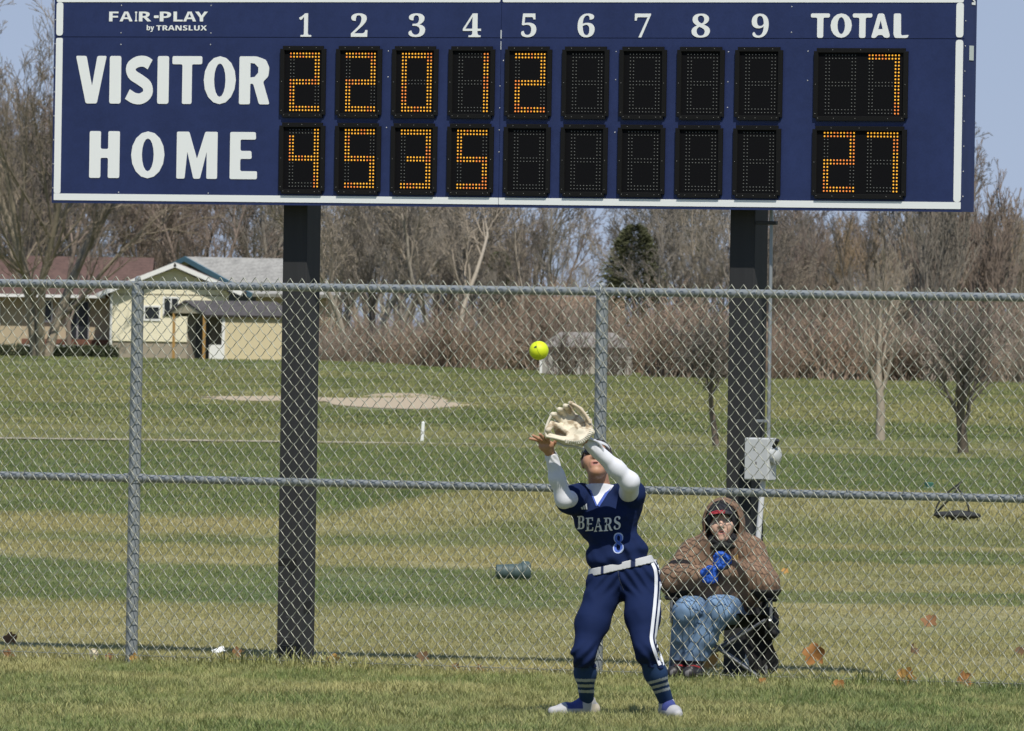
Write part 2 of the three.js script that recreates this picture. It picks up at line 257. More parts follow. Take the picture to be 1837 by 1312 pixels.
  // maker's letter and plate on the right end
  { const g = new TextGeometry('M', { font, size: 1, depth: 1, curveSegments: 3 }); g.computeBoundingBox(); g.translate(-g.boundingBox.min.x, 0, 0); g.scale(0.075 / g.boundingBox.max.x, 0.045, 0.002); g.rotateZ(-Math.PI / 2).rotateY(Math.PI / 2).translate(U1, 4.01, 0.055); mesh('letter', g, white, sb); }
  mesh('label_plate', rbox(0.003, 0.085, 0.055, U1 + 0.0005, 3.655, 0.05, 0.001), M([0.5, 0.55, 0.52], 0.5), sb);
  // panel seam scratches and rivets
  { const g = []; for (let v = B + 0.09; v < T - 0.05; v += 0.145) for (const u of [U0 + 0.007, U1 - 0.003 + 0.004]) g.push(new THREE.SphereGeometry(0.0042, 6, 4).translate(u > 0 ? U1 + 0.0005 : u, v, u > 0 ? 0.135 : ZF));
    for (const [u, v] of [[-2.68, 3.925], [-2.06, 3.925], [-2.68, 3.76], [-2.06, 3.76], [-2.68, 3.69], [-2.06, 3.69], [-0.845, 3.655], [-0.845, 3.5], [-0.07, 3.6], [0.68, 3.655], [0.68, 3.49], [1.42, 3.655], [1.42, 3.48], [1.42, 3.33], [1.83, 3.92], [1.83, 3.77], [1.94, 3.66], [1.94, 3.49], [-0.09, 3.45], [-0.09, 3.32], [-0.09, 3.19], [-0.09, 3.06], [-2.68, 2.8], [-2.06, 2.8], [-0.85, 3.2], [0.68, 3.18]]) g.push(new THREE.SphereGeometry(0.0045, 6, 4).scale(1, 1, 0.5).translate(u, v, ZF));
    mesh('rivets', g, rivetM, sb, 'stuff'); }
  mesh('paint_chip', [rbox(0.008, 0.05, 0.002, VS, 3.755, ZF + 0.001, 0.0009), rbox(0.005, 0.05, 0.002, VS, 3.69, ZF + 0.001, 0.0009)], M([0.5, 0.53, 0.55], 0.7), sb);
  // digit displays: 10 x 18 grid of diodes, strokes two diodes wide
  const SEG = { 0: 'abcdef', 1: 'bc', 2: 'abged', 3: 'abgcd', 4: 'fgbc', 5: 'afgcd', 7: 'abc', ' ': '' };
  const amber = new THREE.MeshStandardMaterial({ color: lin(0.2, 0.1, 0.01), emissive: lin(1, 0.47, 0.035), emissiveIntensity: 0.95, roughness: 0.4 });
  const orange = new THREE.MeshStandardMaterial({ color: lin(0.2, 0.06, 0.01), emissive: lin(1, 0.3, 0.05), emissiveIntensity: 0.85, roughness: 0.4 });
  const off = M([0.085, 0.09, 0.085], 0.4);
  const dot = new THREE.SphereGeometry(0.0052, 6, 3, 0, 6.2832, 0, Math.PI / 2).rotateX(Math.PI / 2);
  const dotOff = new THREE.SphereGeometry(0.0045, 5, 2, 0, 6.2832, 0, Math.PI / 2).rotateX(Math.PI / 2);
  const lr = rng(77);
  function digit(ch, u0, v0, zz, lists) {
    const on = SEG[ch], cw = 0.0212, rh = 0.0199;
    for (let r = 0; r < 18; r++) for (let c = 0; c < 10; c++) {
      const top = r < 2, mid = r === 8 || r === 9, bot = r > 15, L = c < 2, R = c > 7;
      if (!(top || mid || bot || L || R)) continue;
      let s = ''; if (top) s += 'a'; if (mid && !L && !R) s += 'g'; if (bot) s += 'd'; if (L && r > 1 && r < 10) s += 'f'; if (L && r > 7) s += 'e'; if (R && r < 10) s += 'b'; if (R && r > 7) s += 'c';
      let lit = [...s].some((k) => on.includes(k));
      const tone = hash2(Math.floor((c + u0 * 31) / 2), Math.floor((r + v0 * 17) / 4)) + (lr() - 0.5) * 0.3 > 0.72;
      (lit ? (tone ? lists[1] : lists[0]) : lists[2]).push((lit ? dot : dotOff).clone().translate(u0 + c * cw, v0 - r * rh, zz));
    }
  }
  function display(cu, v0, v1, w, chars) {
    const d = part('digit_display', sb), h = v1 - v0, x0 = cu - w / 2, x1 = cu + w / 2, n = 0.018, s = new THREE.Shape();
    [[x0 + n, v0], [x1 - n, v0], [x1 - n, v0 + n], [x1, v0 + n], [x1, v1 - n], [x1 - n, v1 - n], [x1 - n, v1], [x0 + n, v1], [x0 + n, v1 - n], [x0, v1 - n], [x0, v0 + n], [x0 + n, v0 + n]].forEach((p, i) => (i ? s.lineTo(...p) : s.moveTo(...p)));
    const e = 0.024, hole = new THREE.Path(); hole.moveTo(x0 + e, v0 + e); hole.lineTo(x0 + e, v1 - e); hole.lineTo(x1 - e, v1 - e); hole.lineTo(x1 - e, v0 + e); hole.closePath(); s.holes.push(hole);
    mesh('frame', new THREE.ExtrudeGeometry(s, { depth: 0.013, bevelEnabled: true, bevelSize: 0.0015, bevelThickness: 0.0015, bevelSegments: 1 }).translate(0, 0, ZF + 0.002), black, d);
    mesh('face', box2(x0 + e - 0.001, x1 - e + 0.001, v0 + e - 0.001, v1 - e + 0.001, ZF + 0.001, ZF + 0.004), blackPanel, d);
    const bolts = []; for (const [u, v] of [[x0 + 0.012, v0 + h * 0.5], [x1 - 0.012, v0 + h * 0.5], [x0 + 0.012, v0 + 0.04], [x1 - 0.012, v0 + 0.04], [x0 + w * 0.22, v0 + 0.012], [x0 + w * 0.45, v0 + 0.012], [x1 - w * 0.2, v0 + 0.012], [x0 + w * 0.2, v1 - 0.01], [x1 - w * 0.2, v1 - 0.01], [x0 + 0.03, v0 + 0.014], [x1 - 0.03, v0 + 0.014], [x0 + w * 0.5, v1 - 0.01]]) bolts.push(new THREE.SphereGeometry(0.003, 5, 3).translate(u, v, ZF + 0.0165));
    mesh('bolts', bolts, M([0.16, 0.16, 0.15], 0.5), d, 'stuff');
    const lists = [[], [], []];
    if (chars.length === 1) digit(chars[0], cu - 0.0955 + 0.009, v0 + 0.381, ZF + 0.004, lists);
    else { digit(chars[0], cu - 0.229, v0 + 0.381, ZF + 0.004, lists); digit(chars[1], cu + 0.052, v0 + 0.381, ZF + 0.004, lists); }
    if (lists[0].length) mesh('amber_leds', lists[0], amber, d, 'stuff');
    if (lists[1].length) mesh('orange_leds', lists[1], orange, d, 'stuff');
    if (lists[2].length) mesh('unlit_leds', lists[2], off, d, 'stuff');
  }
  [...'22012    '].forEach((c, i) => display(-1.418 + i * 0.3805, 3.258, 3.683, 0.306, [c]));
  [...'4535     '].forEach((c, i) => display(-1.416 + i * 0.3797, 2.803, 3.225, 0.306, [c]));
  display(2.29, 3.257, 3.678, 0.604, [' ', '7']); display(2.288, 2.805, 3.224, 0.604, ['2', '7']);
  // square steel columns
  for (const cu of [-1.556, 1.444]) {
    const g = new RoundedBoxGeometry(0.164, 4.1, 0.172, 2, 0.006).translate(cu, 1.75, -0.108), c = mesh('support_column', g, steel, sb);
    if (cu < 0) { // dark tape patches and scratches low on the column
      mesh('tar_patch', [rbox(0.12, 0.045, 0.003, cu - 0.02, 0.6, -0.0215, 0.001), rbox(0.05, 0.06, 0.003, cu + 0.02, 0.585, -0.02, 0.001)], M([0.004, 0.004, 0.004], 0.8), c);
      mesh('tar_patch', rbox(0.003, 0.075, 0.09, cu + 0.0825, 0.33, -0.1, 0.001), M([0.004, 0.004, 0.004], 0.8), c);
      const sc = []; for (const [x, y, w] of [[-0.05, 0.48, 0.08], [0.01, 0.27, 0.06], [-0.04, 0.15, 0.09], [0.02, 0.12, 0.05], [-0.01, 0.1, 0.07], [0.03, 0.06, 0.04], [-0.05, 0.085, 0.03]]) sc.push(box(w, 0.0025, 0.001, cu + x, y, -0.0212));
      mesh('scratches', sc, M([0.14, 0.14, 0.14], 0.7), c, 'stuff');
    }
  }
}
// electrical box with conduit on the right-hand column
{
  const eb = thing('electrical_box', 'grey white electrical disconnect box with round meter cap and conduit on the scoreboard column', 'electrical box', [0.0525, 0, -66.4427], -28 * Math.PI / 180);
  const paint = M([0.5, 0.52, 0.52], 0.5), galv = M([0.3, 0.32, 0.33], 0.45, { metalness: 0.5 }), dark = M([0.02, 0.02, 0.02], 0.5);
  mesh('housing', rbox(0.162, 0.248, 0.1, 1.612, 1.278, 0.03, 0.006), paint, eb);
  mesh('cover', rbox(0.15, 0.236, 0.008, 1.612, 1.278, 0.083, 0.003), paint, eb);
  for (const y of [1.375, 1.185]) mesh('mounting_ear', rbox(0.03, 0.03, 0.006, 1.525, y, -0.012, 0.002), galv, eb);
  mesh('meter_cap', [new THREE.CylinderGeometry(0.05, 0.055, 0.03, 20).rotateZ(Math.PI / 2).translate(1.708, 1.30, 0.03), new THREE.SphereGeometry(0.048, 16, 8).scale(0.4, 1, 1).translate(1.722, 1.30, 0.03)], paint, eb);
  mesh('lever', [rod([1.712, 1.35, 0.06], [1.748, 1.392, 0.08], 0.012, 0.013)], dark, eb);
  for (const [x, y, h] of [[1.6, 1.34, 0.022], [1.612, 1.255, 0.016]]) mesh('latch_mark', box(0.012, h, 0.001, x, y, 0.0878), M([0.2, 0.2, 0.2], 0.7), eb);
  mesh('conduit', rod([1.648, 1.4, 0.0], [1.628, 2.74, -0.03], 0.0105, 0.0105, 10), galv, eb);
  mesh('conduit_strap', [rbox(0.07, 0.016, 0.03, 1.6, 1.5, -0.01, 0.003)], galv, eb); mesh('conduit_strap', [rbox(0.13, 0.022, 0.03, 1.6, 2.66, -0.03, 0.003)], dark, eb);
  mesh('drain_pipe', rod([1.632, 1.158, 0.03], [1.545, 0.05, 0.03], 0.0165, 0.0165, 12), M([0.66, 0.67, 0.68], 0.5), eb);
}
// ---------- chain link fence ----------
{
  const fe = thing('chain_link_fence', 'galvanized chain link fence with round posts, top rail and middle rail', 'fence', [0.028, 0, -65.248], -27 * Math.PI / 180);
  const spangle = grainTex(128, (u, v) => 0.78 + 0.22 * tileNoise(u, v, 30, 31) + 0.06 * tileNoise(u, v, 90, 32));
  const galv = new THREE.MeshStandardMaterial({ color: lin(0.27, 0.295, 0.305), roughness: 0.55, metalness: 0.3, map: spangle });
  const wireM = new THREE.MeshStandardMaterial({ color: lin(0.36, 0.365, 0.3), roughness: 0.5, metalness: 0.6 });
  const X0 = -5.2, X1 = 5.0;
  for (const u of [-2.522, 0.548, 3.6]) {
    const p = mesh('post', rod([u - (u < 0 ? 0.006 : 0), -0.2, 0], [u, 2.235, 0], 0.036, 0.036, 20), galv, fe);
    mesh('post_cap', [new THREE.CylinderGeometry(0.03, 0.039, 0.05, 16).translate(u, 2.215, 0), new THREE.TorusGeometry(0.029, 0.008, 6, 14).rotateY(Math.PI / 2).translate(u, 2.243, 0), new THREE.SphereGeometry(0.02, 8, 6).translate(u, 2.275, 0)], galv, p);
    mesh('rail_clamp', [new THREE.CylinderGeometry(0.0395, 0.0395, 0.055, 18).translate(u, 1.098, 0), rod([u - 0.07, 1.098, 0], [u + 0.07, 1.098, 0], 0.0285, 0.0285, 14)], galv, p);
  }
  for (const [a, b] of [[X0, -3.4], [-3.4, 3.02], [3.02, X1]]) { mesh('top_rail', rod([a, 2.241, 0], [b, 2.241, 0], 0.0245, 0.0245, 18), galv, fe); }
  mesh('rail_sleeve', rod([-3.12, 2.241, 0], [-2.98, 2.241, 0], 0.0262, 0.0262, 18), galv, fe);
  for (const [a, b] of [[X0, -2.56], [-2.49, 0.51], [0.585, 3.565], [3.635, X1]]) mesh('middle_rail', rod([a, 1.097, 0], [b, 1.097, 0], 0.0235, 0.0235, 18), galv, fe);
  // woven wires: every wire is a flattened coil, long strokes falling to the right lie in front
  const HW = 0.0389, HH = 0.0423, r = 0.00255, ZM = 0.043, yTop = 2.288, N = 54;
  function wire(phase) { // one coil: bright long strokes bulge forward, returning strokes lie behind
    const pts = [], SUB = 3;
    for (let k = 0; k < N; k++) {
      const xa = (k + phase) % 2 ? HW : 0, xb = HW - xa, ya = yTop - k * HH, front = xb > xa ? 1 : -1;
      for (let q = 0; q < SUB; q++) { const t = q / SUB, e = t + 0.05 * Math.sin(t * 6.2832); pts.push([mix(xa, xb, clamp(0.5 + (e - 0.5) * 1.04)), ya - HH * t, front * 0.0062 * Math.sin(t * Math.PI)]); }
    }
    const S = 5, pos = [], nor = [], idx = [];
    pts.forEach((p, i) => {
      const a = pts[Math.max(0, i - 1)], b = pts[Math.min(pts.length - 1, i + 1)], d = V(b[0] - a[0], b[1] - a[1], b[2] - a[2]).normalize(), n = V(0, 0, 1).addScaledVector(d, -d.z).normalize(), c = V().crossVectors(d, n);
      for (let s = 0; s < S; s++) { const t = s / S * 6.28318, v = V().addScaledVector(n, Math.cos(t)).addScaledVector(c, Math.sin(t)); pos.push(p[0] + v.x * r, p[1] + v.y * r, p[2] + v.z * r); nor.push(v.x, v.y, v.z); }
      if (i) for (let s = 0; s < S; s++) { const A = (i - 1) * S + s, B = (i - 1) * S + (s + 1) % S; idx.push(A, B, A + S, B, B + S, A + S); }
    });
    const g = new THREE.BufferGeometry(); g.setAttribute('position', new THREE.Float32BufferAttribute(pos, 3)); g.setAttribute('normal', new THREE.Float32BufferAttribute(nor, 3)); g.setIndex(idx); return g;
  }
  const w0 = wire(0), w1 = wire(1), fabric = part('wire_mesh', fe), fr = rng(5);
  let count = 0;
  for (let i = Math.ceil(-4.95 / HW); i * HW < 4.85 && count < 298; i++, count++) { const m = mesh('wire', i & 1 ? w1 : w0, wireM, fabric); m.position.set(i * HW + (fr() - 0.5) * 0.003, (fr() - 0.5) * 0.004 + 0.006 * noise2(i * 0.08, 2), ZM + 0.004 * noise2(i * 0.15, 7)); m.rotation.z = (fr() - 0.5) * 0.0016; }
  mesh('tension_wire', tube([[X0, 0.055, 0.035], [-2, 0.05, 0.035], [1, 0.045, 0.035], [X1, 0.05, 0.035]], 0.0026, 6, 60), wireM, fe);
  const ties = []; for (let u = -4.7; u < 4.8; u += 0.36) { ties.push(new THREE.TorusGeometry(0.029, 0.0022, 5, 12).rotateY(Math.PI / 2 - 0.2).translate(u, 1.097, 0.006)); ties.push(rod([u, 1.124, 0.02], [u + 0.022, 1.14, 0.036], 0.002, 0.002, 5)); ties.push(new THREE.TorusGeometry(0.03, 0.0022, 5, 12).rotateY(Math.PI / 2 + 0.2).translate(u + 0.13, 2.241, 0.006)); }
  mesh('wire_ties', ties, wireM, fe, 'stuff');
}
// ---------- far background: bare woods, houses, sheds (about 450 to 640 m away) ----------
class Twigs { // merged tapered branches
  constructor() { this.p = []; this.n = []; this.i = []; }
  seg(a, b, ra, rb, S = 4) {
    const d = V().subVectors(b, a).normalize(), u = (Math.abs(d.y) < 0.9 ? V(0, 1, 0) : V(1, 0, 0)).cross(d).normalize(), w = V().crossVectors(d, u), o = this.p.length / 3;
    for (let s = 0; s < S; s++) { const t = s / S * 6.28318, x = Math.cos(t), y = Math.sin(t), nx = u.x * x + w.x * y, ny = u.y * x + w.y * y, nz = u.z * x + w.z * y; this.p.push(a.x + nx * ra, a.y + ny * ra, a.z + nz * ra, b.x + nx * rb, b.y + ny * rb, b.z + nz * rb); this.n.push(nx, ny, nz, nx, ny, nz); }
    for (let s = 0; s < S; s++) { const A = o + s * 2, B = o + ((s + 1) % S) * 2; this.i.push(A, B, A + 1, B, B + 1, A + 1); }
  }
  geo() { const g = new THREE.BufferGeometry(); g.setAttribute('position', new THREE.Float32BufferAttribute(this.p, 3)); g.setAttribute('normal', new THREE.Float32BufferAttribute(this.n, 3)); g.setIndex(this.i); return g; }
}
function grow(seed, o) { // o: h, r, stems, first, kids[], ratio[], up, wild, spread, minR
  const R = rng(seed), trunk = new Twigs(), crown = new Twigs();
  const dirNear = (d, ang) => { const a = V(R() - 0.5, R() - 0.5, R() - 0.5).cross(d).normalize(); return d.clone().applyAxisAngle(a, ang).normalize(); };
  function branch(p, d, len, r, lev) {
    const n = lev === 0 ? 7 : lev === 1 ? 5 : lev === 2 ? 4 : 2, kids = o.kids[lev] || 0, out = [];
    let q = p.clone(), dir = d.clone(), rr = r;
    for (let k = 0; k < n; k++) {
      dir.add(V((R() - 0.5) * o.wild, (R() - 0.5) * o.wild * 0.6 + o.up * (lev ? 1 : 0.2), (R() - 0.5) * o.wild)).normalize();
      const e = q.clone().addScaledVector(dir, len / n), re = Math.max(o.minR, r * (1 - 0.72 * (k + 1) / n));
      (lev === 0 ? trunk : crown).seg(q, e, rr, re, lev === 0 ? 7 : lev === 1 ? 5 : lev === 2 ? 4 : 3);
      out.push([e.clone(), dir.clone(), re, (k + 1) / n]); q = e; rr = re;
    }
    if (lev >= o.kids.length) return;
    for (let k = 0; k < kids; k++) {
      const t = lev === 0 ? o.first + (1 - o.first) * Math.pow((k + R()) / kids, 0.85) : 0.2 + 0.8 * (k + R()) / kids, s = out[Math.min(n - 1, Math.max(0, Math.ceil(t * n) - 1))], prev = out[Math.max(0, Math.ceil(t * n) - 2)] || s;
      const at = prev[0].clone().lerp(s[0], R());
      branch(at, dirNear(s[1], o.spread * (0.55 + 0.8 * R())), len * (o.ratio[lev] ?? 0.5) * (lev === 0 ? 1.15 - 0.6 * t : 1.1 - 0.5 * t) * (0.7 + 0.6 * R()), Math.max(o.minR, s[2] * (0.5 + 0.25 * R())), lev + 1);
    }
  }
  for (let s = 0; s < o.stems; s++) { const a = s / o.stems * 6.283 + R(), lean = o.stems > 1 ? 0.06 + 0.14 * R() : 0.04; branch(V(Math.cos(a) * o.r * 0.9 * (o.stems > 1), -0.2, Math.sin(a) * o.r * 0.9 * (o.stems > 1)), V(Math.cos(a) * lean, 1, Math.sin(a) * lean).normalize(), o.h * (0.8 + 0.25 * R()), o.r * (0.75 + 0.35 * R()), 0); }
  return [trunk.geo(), crown.geo()];
}
const barkTex = grainTex(64, (u, v) => 0.7 + 0.3 * tileNoise(u, v, 16, 41));
const BARK = { grey: M([0.235, 0.208, 0.172], 0.95), tan: M([0.3, 0.255, 0.198], 0.95), dark: M([0.138, 0.12, 0.1], 0.95), red: M([0.22, 0.172, 0.14], 0.95), willow: M([0.31, 0.232, 0.15], 0.95), pale: M([0.33, 0.29, 0.23], 0.95) };
function tree(geos, tm, cm, x, z, s, turn, name, label, group, sy = 1) {
  const t = thing(name, label, 'tree', [x, z > -400 ? mound(x, z) : 0, z], turn, group); t.scale.set(s, s * sy, s);
  mesh('trunk', geos[0], tm, t); mesh('crown', geos[1], cm, t); return t;
}
{
  const W = [];
  for (let k = 0; k < 6; k++) W.push(grow(100 + k, { h: 9, r: 0.16, stems: k % 3 === 2 ? 2 : 1, first: 0.22, kids: [11, 7, 6, 4], ratio: [0.5, 0.5, 0.5], up: 0.09, wild: 0.34, spread: 0.62, minR: 0.011 }));
  const R = rng(9);
  // woods, back to front; the middle is more open so that sky shows through
  const names = [[0, 'grey'], [0, 'dark'], [0, 'tan'], [0, 'red']];
  const spots = [];
  for (let k = 0; k < 96; k++) { const x = -31 + 62 * ((k * 0.618034) % 1), D = k < 60 ? 528 + 100 * R() : 620 + 60 * R(); spots.push([x * (k < 60 ? 1 : 1.15), D]); }
  const zone = (px) => (px < 130 ? 'left of the brown roofed house' : px < 300 ? 'behind the brown roofed house' : px < 520 ? 'behind the blue trimmed house' : px < 860 ? 'between the porch building and the narrow evergreen' : px < 1090 ? 'above the low house with the tan brown roof' : px < 1330 ? 'around the broad evergreen' : 'behind the willow thicket');
  for (let [x, D] of spots) {
    let px = x / D * 20150 + 918; const open = px > 820 && px < 1270, kind = Math.floor(R() * 4), right = px > 1320;
    if (px > 130 && px < 530 && D < 592) { const D2 = 592 + 40 * R(); x *= D2 / D; D = D2; }
    if (open && R() < 0.22) { R(); R(); continue; }
    const k = 0.8 + 0.35 * R(), s = (px < 130 ? 1.25 : right ? 0.78 : open ? 0.85 : 1) * k;
    tree(W[Math.floor(R() * 6)], BARK[names[kind][1]], BARK[names[kind][1]], x, -D, s, R() * 6.28, 'bare_tree', (k > 1.02 ? 'taller ' : k < 0.9 ? 'smaller ' : '') + ['bare grey tree ', 'bare dark tree ', 'bare tan tree ', 'bare reddish tree '][kind] + zone(px), 'bare trees of the background woods');
  }
  // the large many-stemmed tree in front of the brown-roofed house
  const big = grow(401, { h: 15, r: 0.24, stems: 4, first: 0.16, kids: [12, 8, 6, 4], ratio: [0.48, 0.5, 0.5], up: 0.07, wild: 0.26, spread: 0.6, minR: 0.012 });
  tree(big, M([0.26, 0.22, 0.16], 0.95), M([0.23, 0.19, 0.14], 0.95), -21.2, -505, 0.98, 2.3, 'maple_tree', 'tall pale bare tree with several stems in front of the brown roofed house');
  // pale trunks at the edge of the woods
  const lean = grow(402, { h: 8.5, r: 0.15, stems: 2, first: 0.3, kids: [9, 6, 5, 3], ratio: [0.5, 0.5, 0.5], up: 0.08, wild: 0.4, spread: 0.6, minR: 0.012 });
  for (const [px, D, s, a, txt] of [[640, 500, 1.05, 0.3, 'pale bare tree with two stems right of the dark steel column at the woods edge'], [700, 508, 0.95, 2.2, 'pale bare tree with crooked limbs at the woods edge'], [805, 498, 1.0, 4.0, 'pale leaning bare tree at the woods edge left of the evergreen'], [1560, 520, 0.9, 5.2, 'crooked bare tree standing above the willow thicket']])
    tree(lean, txt[0] === 'p' ? BARK.pale : BARK.dark, txt[0] === 'p' ? BARK.tan : BARK.dark, (px - 918) / 20150 * D, -D, s, a, 'bare_tree', txt);
  for (let k = 0; k < 16; k++) { const px = k < 10 ? 575 + 38 * k + 20 * R() : 1190 + 42 * (k - 10) + 20 * R(), D = 494 + 26 * R(), kk = 0.5 + 0.3 * R(), c = k % 3;
    tree(W[k % 6], [BARK.pale, BARK.grey, BARK.dark][c], [BARK.tan, BARK.grey, BARK.dark][c], (px - 918) / 20150 * D, -D, kk, R() * 6.28, 'bare_sapling', ['slim pale', 'slim grey', 'slim dark'][c] + ' bare tree at the brush edge ' + (px < 760 ? 'right of the dark steel column' : px < 980 ? 'left of the grey shed' : px < 1300 ? 'right of the grey shed' : 'behind the right scoreboard column'), 'slim trees at the front edge of the brush'); }
  const tall = grow(403, { h: 12.5, r: 0.13, stems: 1, first: 0.45, kids: [12, 6, 5, 3], ratio: [0.28, 0.5, 0.5], up: 0.06, wild: 0.3, spread: 0.75, minR: 0.012 });
  tree(tall, BARK.dark, BARK.dark, (1752 - 918) / 20150 * 560, -560, 1, 1.1, 'bare_tree', 'tall thin bare tree against the sky beside the scoreboard end');
  // willow thicket: dense upright tan twigs
  const willow = [0, 1, 2].map((k) => grow(500 + k, { h: 6.5, r: 0.06, stems: 7, first: 0.12, kids: [9, 6, 4], ratio: [0.5, 0.5], up: 0.16, wild: 0.22, spread: 0.36, minR: 0.012 }));
  for (let k = 0; k < 17; k++) { const px = 1385 + 29 * k + 30 * (R() - 0.5), D = 480 + 60 * R(), kk = 0.72 + 0.45 * R(), c = k % 4; tree(willow[k % 3], [BARK.willow, BARK.red, BARK.grey, BARK.tan][c], [BARK.willow, BARK.red, BARK.grey, BARK.tan][c], (px - 918) / 20150 * D, -D, (px > 1640 ? 1.12 : 0.78) * kk, R() * 6, 'willow_shrub', (kk > 0.95 ? 'tall ' : 'low ') + ['tan', 'reddish', 'grey', 'pale brown'][c] + ' twiggy willow ' + (px < 1560 ? 'between the electrical box and the slender young tree' : px < 1720 ? 'behind the dark vase shaped young tree' : 'below the tall thin tree beside the scoreboard end'), 'willows of the thicket'); }
  // brush along the wood edge: one mass
  const brush = [0, 1, 2].map((k) => { const T = new Twigs(), r = rng(600 + k);
    for (let s = 0; s < 46; s++) { const a = r() * 6.28, q = r() * 1.1; let p = V(Math.cos(a) * q, 0, Math.sin(a) * q), d = V((r() - 0.5) * 0.7, 1, (r() - 0.5) * 0.7).normalize(); const L = 0.8 + 1.3 * r();
      for (let j = 0; j < 4; j++) { d.add(V((r() - 0.5) * 0.75, -0.05, (r() - 0.5) * 0.75)).normalize(); const e = p.clone().addScaledVector(d, L / 4); T.seg(p, e, 0.028 * (1 - j * 0.18), 0.028 * (1 - j * 0.18 - 0.18), 3); for (let b = 0; b < 3; b++) T.seg(e, e.clone().addScaledVector(d.clone().add(V((r() - 0.5) * 2.6, (r() - 0.45) * 1.4, (r() - 0.5) * 2.6)).normalize(), L * 0.34 * (0.5 + r())), 0.012, 0.007, 3); p = e; } }
    return T.geo(); });
  const im = brush.map((g, k) => { const n = 78, m = new THREE.InstancedMesh(g, M([0.3, 0.245, 0.195], 1), n), q = new THREE.Quaternion(), m4 = new THREE.Matrix4();
    for (let i = 0; i < n; i++) { let px = 480 + 1420 * R(), D = 452 + 110 * R() * R() + (px < 960 ? 38 : 0); if (R() < 0.15) { px = -60 + 600 * R(); D = 585 + 40 * R(); } else if (px < 530) D = Math.max(D, 545); if (px > 940 && px < 1170 && D < 500) D = R() < 0.07 ? 456 + 7 * R() : D + 40;
      const lump = noise2(px * 0.016 + 3, D * 0.02), s = Math.min(1.35, (0.4 + 1.2 * lump * lump + 0.35 * R()) * (R() < 0.15 ? 1.4 : 1)); m4.compose(V((px - 918) / 20150 * D, 0, -D), q.setFromAxisAngle(V(0, 1, 0), R() * 6.28), V(s, s * (0.8 + 0.5 * R()), s)); m.setMatrixAt(i, m4); const v = 0.6 + 0.65 * R(), red = R() * 0.4 - 0.05; m.setColorAt(i, lin(v, v * (1 - red * 0.4), v * (1 - red * 0.7))); }
    m.name = numbered('brush'); scene.add(m); m.castShadow = m.receiveShadow = true; return tag(m, ['brown leafless underbrush along the edge of the woods', 'tangled tan underbrush between the woods and the grass', 'low twiggy underbrush below the bare trees'][k], 'brush', undefined, 'stuff'); });
  // evergreens
  function conifer(seed, h, w, n) {
    const r = rng(seed), pos = [], T = new Twigs(); T.seg(V(0, 0, 0), V(0, h * 0.95, 0), 0.14, 0.02, 6);
    for (let k = 0; k < n; k++) { const t = Math.pow(r(), 0.8), y = h * (0.06 + 0.92 * t), rad = w / 2 * Math.pow(1 - t, 0.5) * (0.75 + 0.5 * noise2(k * 0.013, t * 9)) * Math.sqrt(0.25 + 0.75 * r()), a = r() * 6.283, c = V(Math.cos(a) * rad, y - rad * 0.12, Math.sin(a) * rad);
      for (let j = 0; j < 3; j++) { const d = V(Math.cos(a) + (r() - 0.5), 0.5 * (r() - 0.2), Math.sin(a) + (r() - 0.5)).normalize().multiplyScalar(0.16 + 0.2 * r()), e = V(r() - 0.5, r() - 0.5, r() - 0.5).multiplyScalar(0.13); pos.push(c.x, c.y, c.z, c.x + d.x, c.y + d.y, c.z + d.z, c.x + d.x * 0.6 + e.x, c.y + d.y * 0.6 + e.y, c.z + d.z * 0.6 + e.z); } }
    const g = new THREE.BufferGeometry(); g.setAttribute('position', new THREE.Float32BufferAttribute(pos, 3)); g.computeVertexNormals(); return [T.geo(), g];
  }
  const needle = M([0.085, 0.09, 0.042], 0.95), con = conifer(700, 7.2, 4.6, 5600), con2 = conifer(701, 6, 2.2, 2600);
  tree(con, BARK.dark, needle, (1135 - 918) / 20150 * 556, -556, 1, 0, 'evergreen_tree', 'broad dark green evergreen behind the fence post and grey shed');
  tree(con2, BARK.dark, needle, (893 - 918) / 20150 * 556, -556, 0.95, 1, 'evergreen_tree', 'narrow dark evergreen at the left end of the brown roof');
  tree(con2, BARK.dark, needle, (1850 - 918) / 20150 * 560, -560, 1.15, 2, 'evergreen_tree', 'narrow dark evergreen standing among the willows');
}
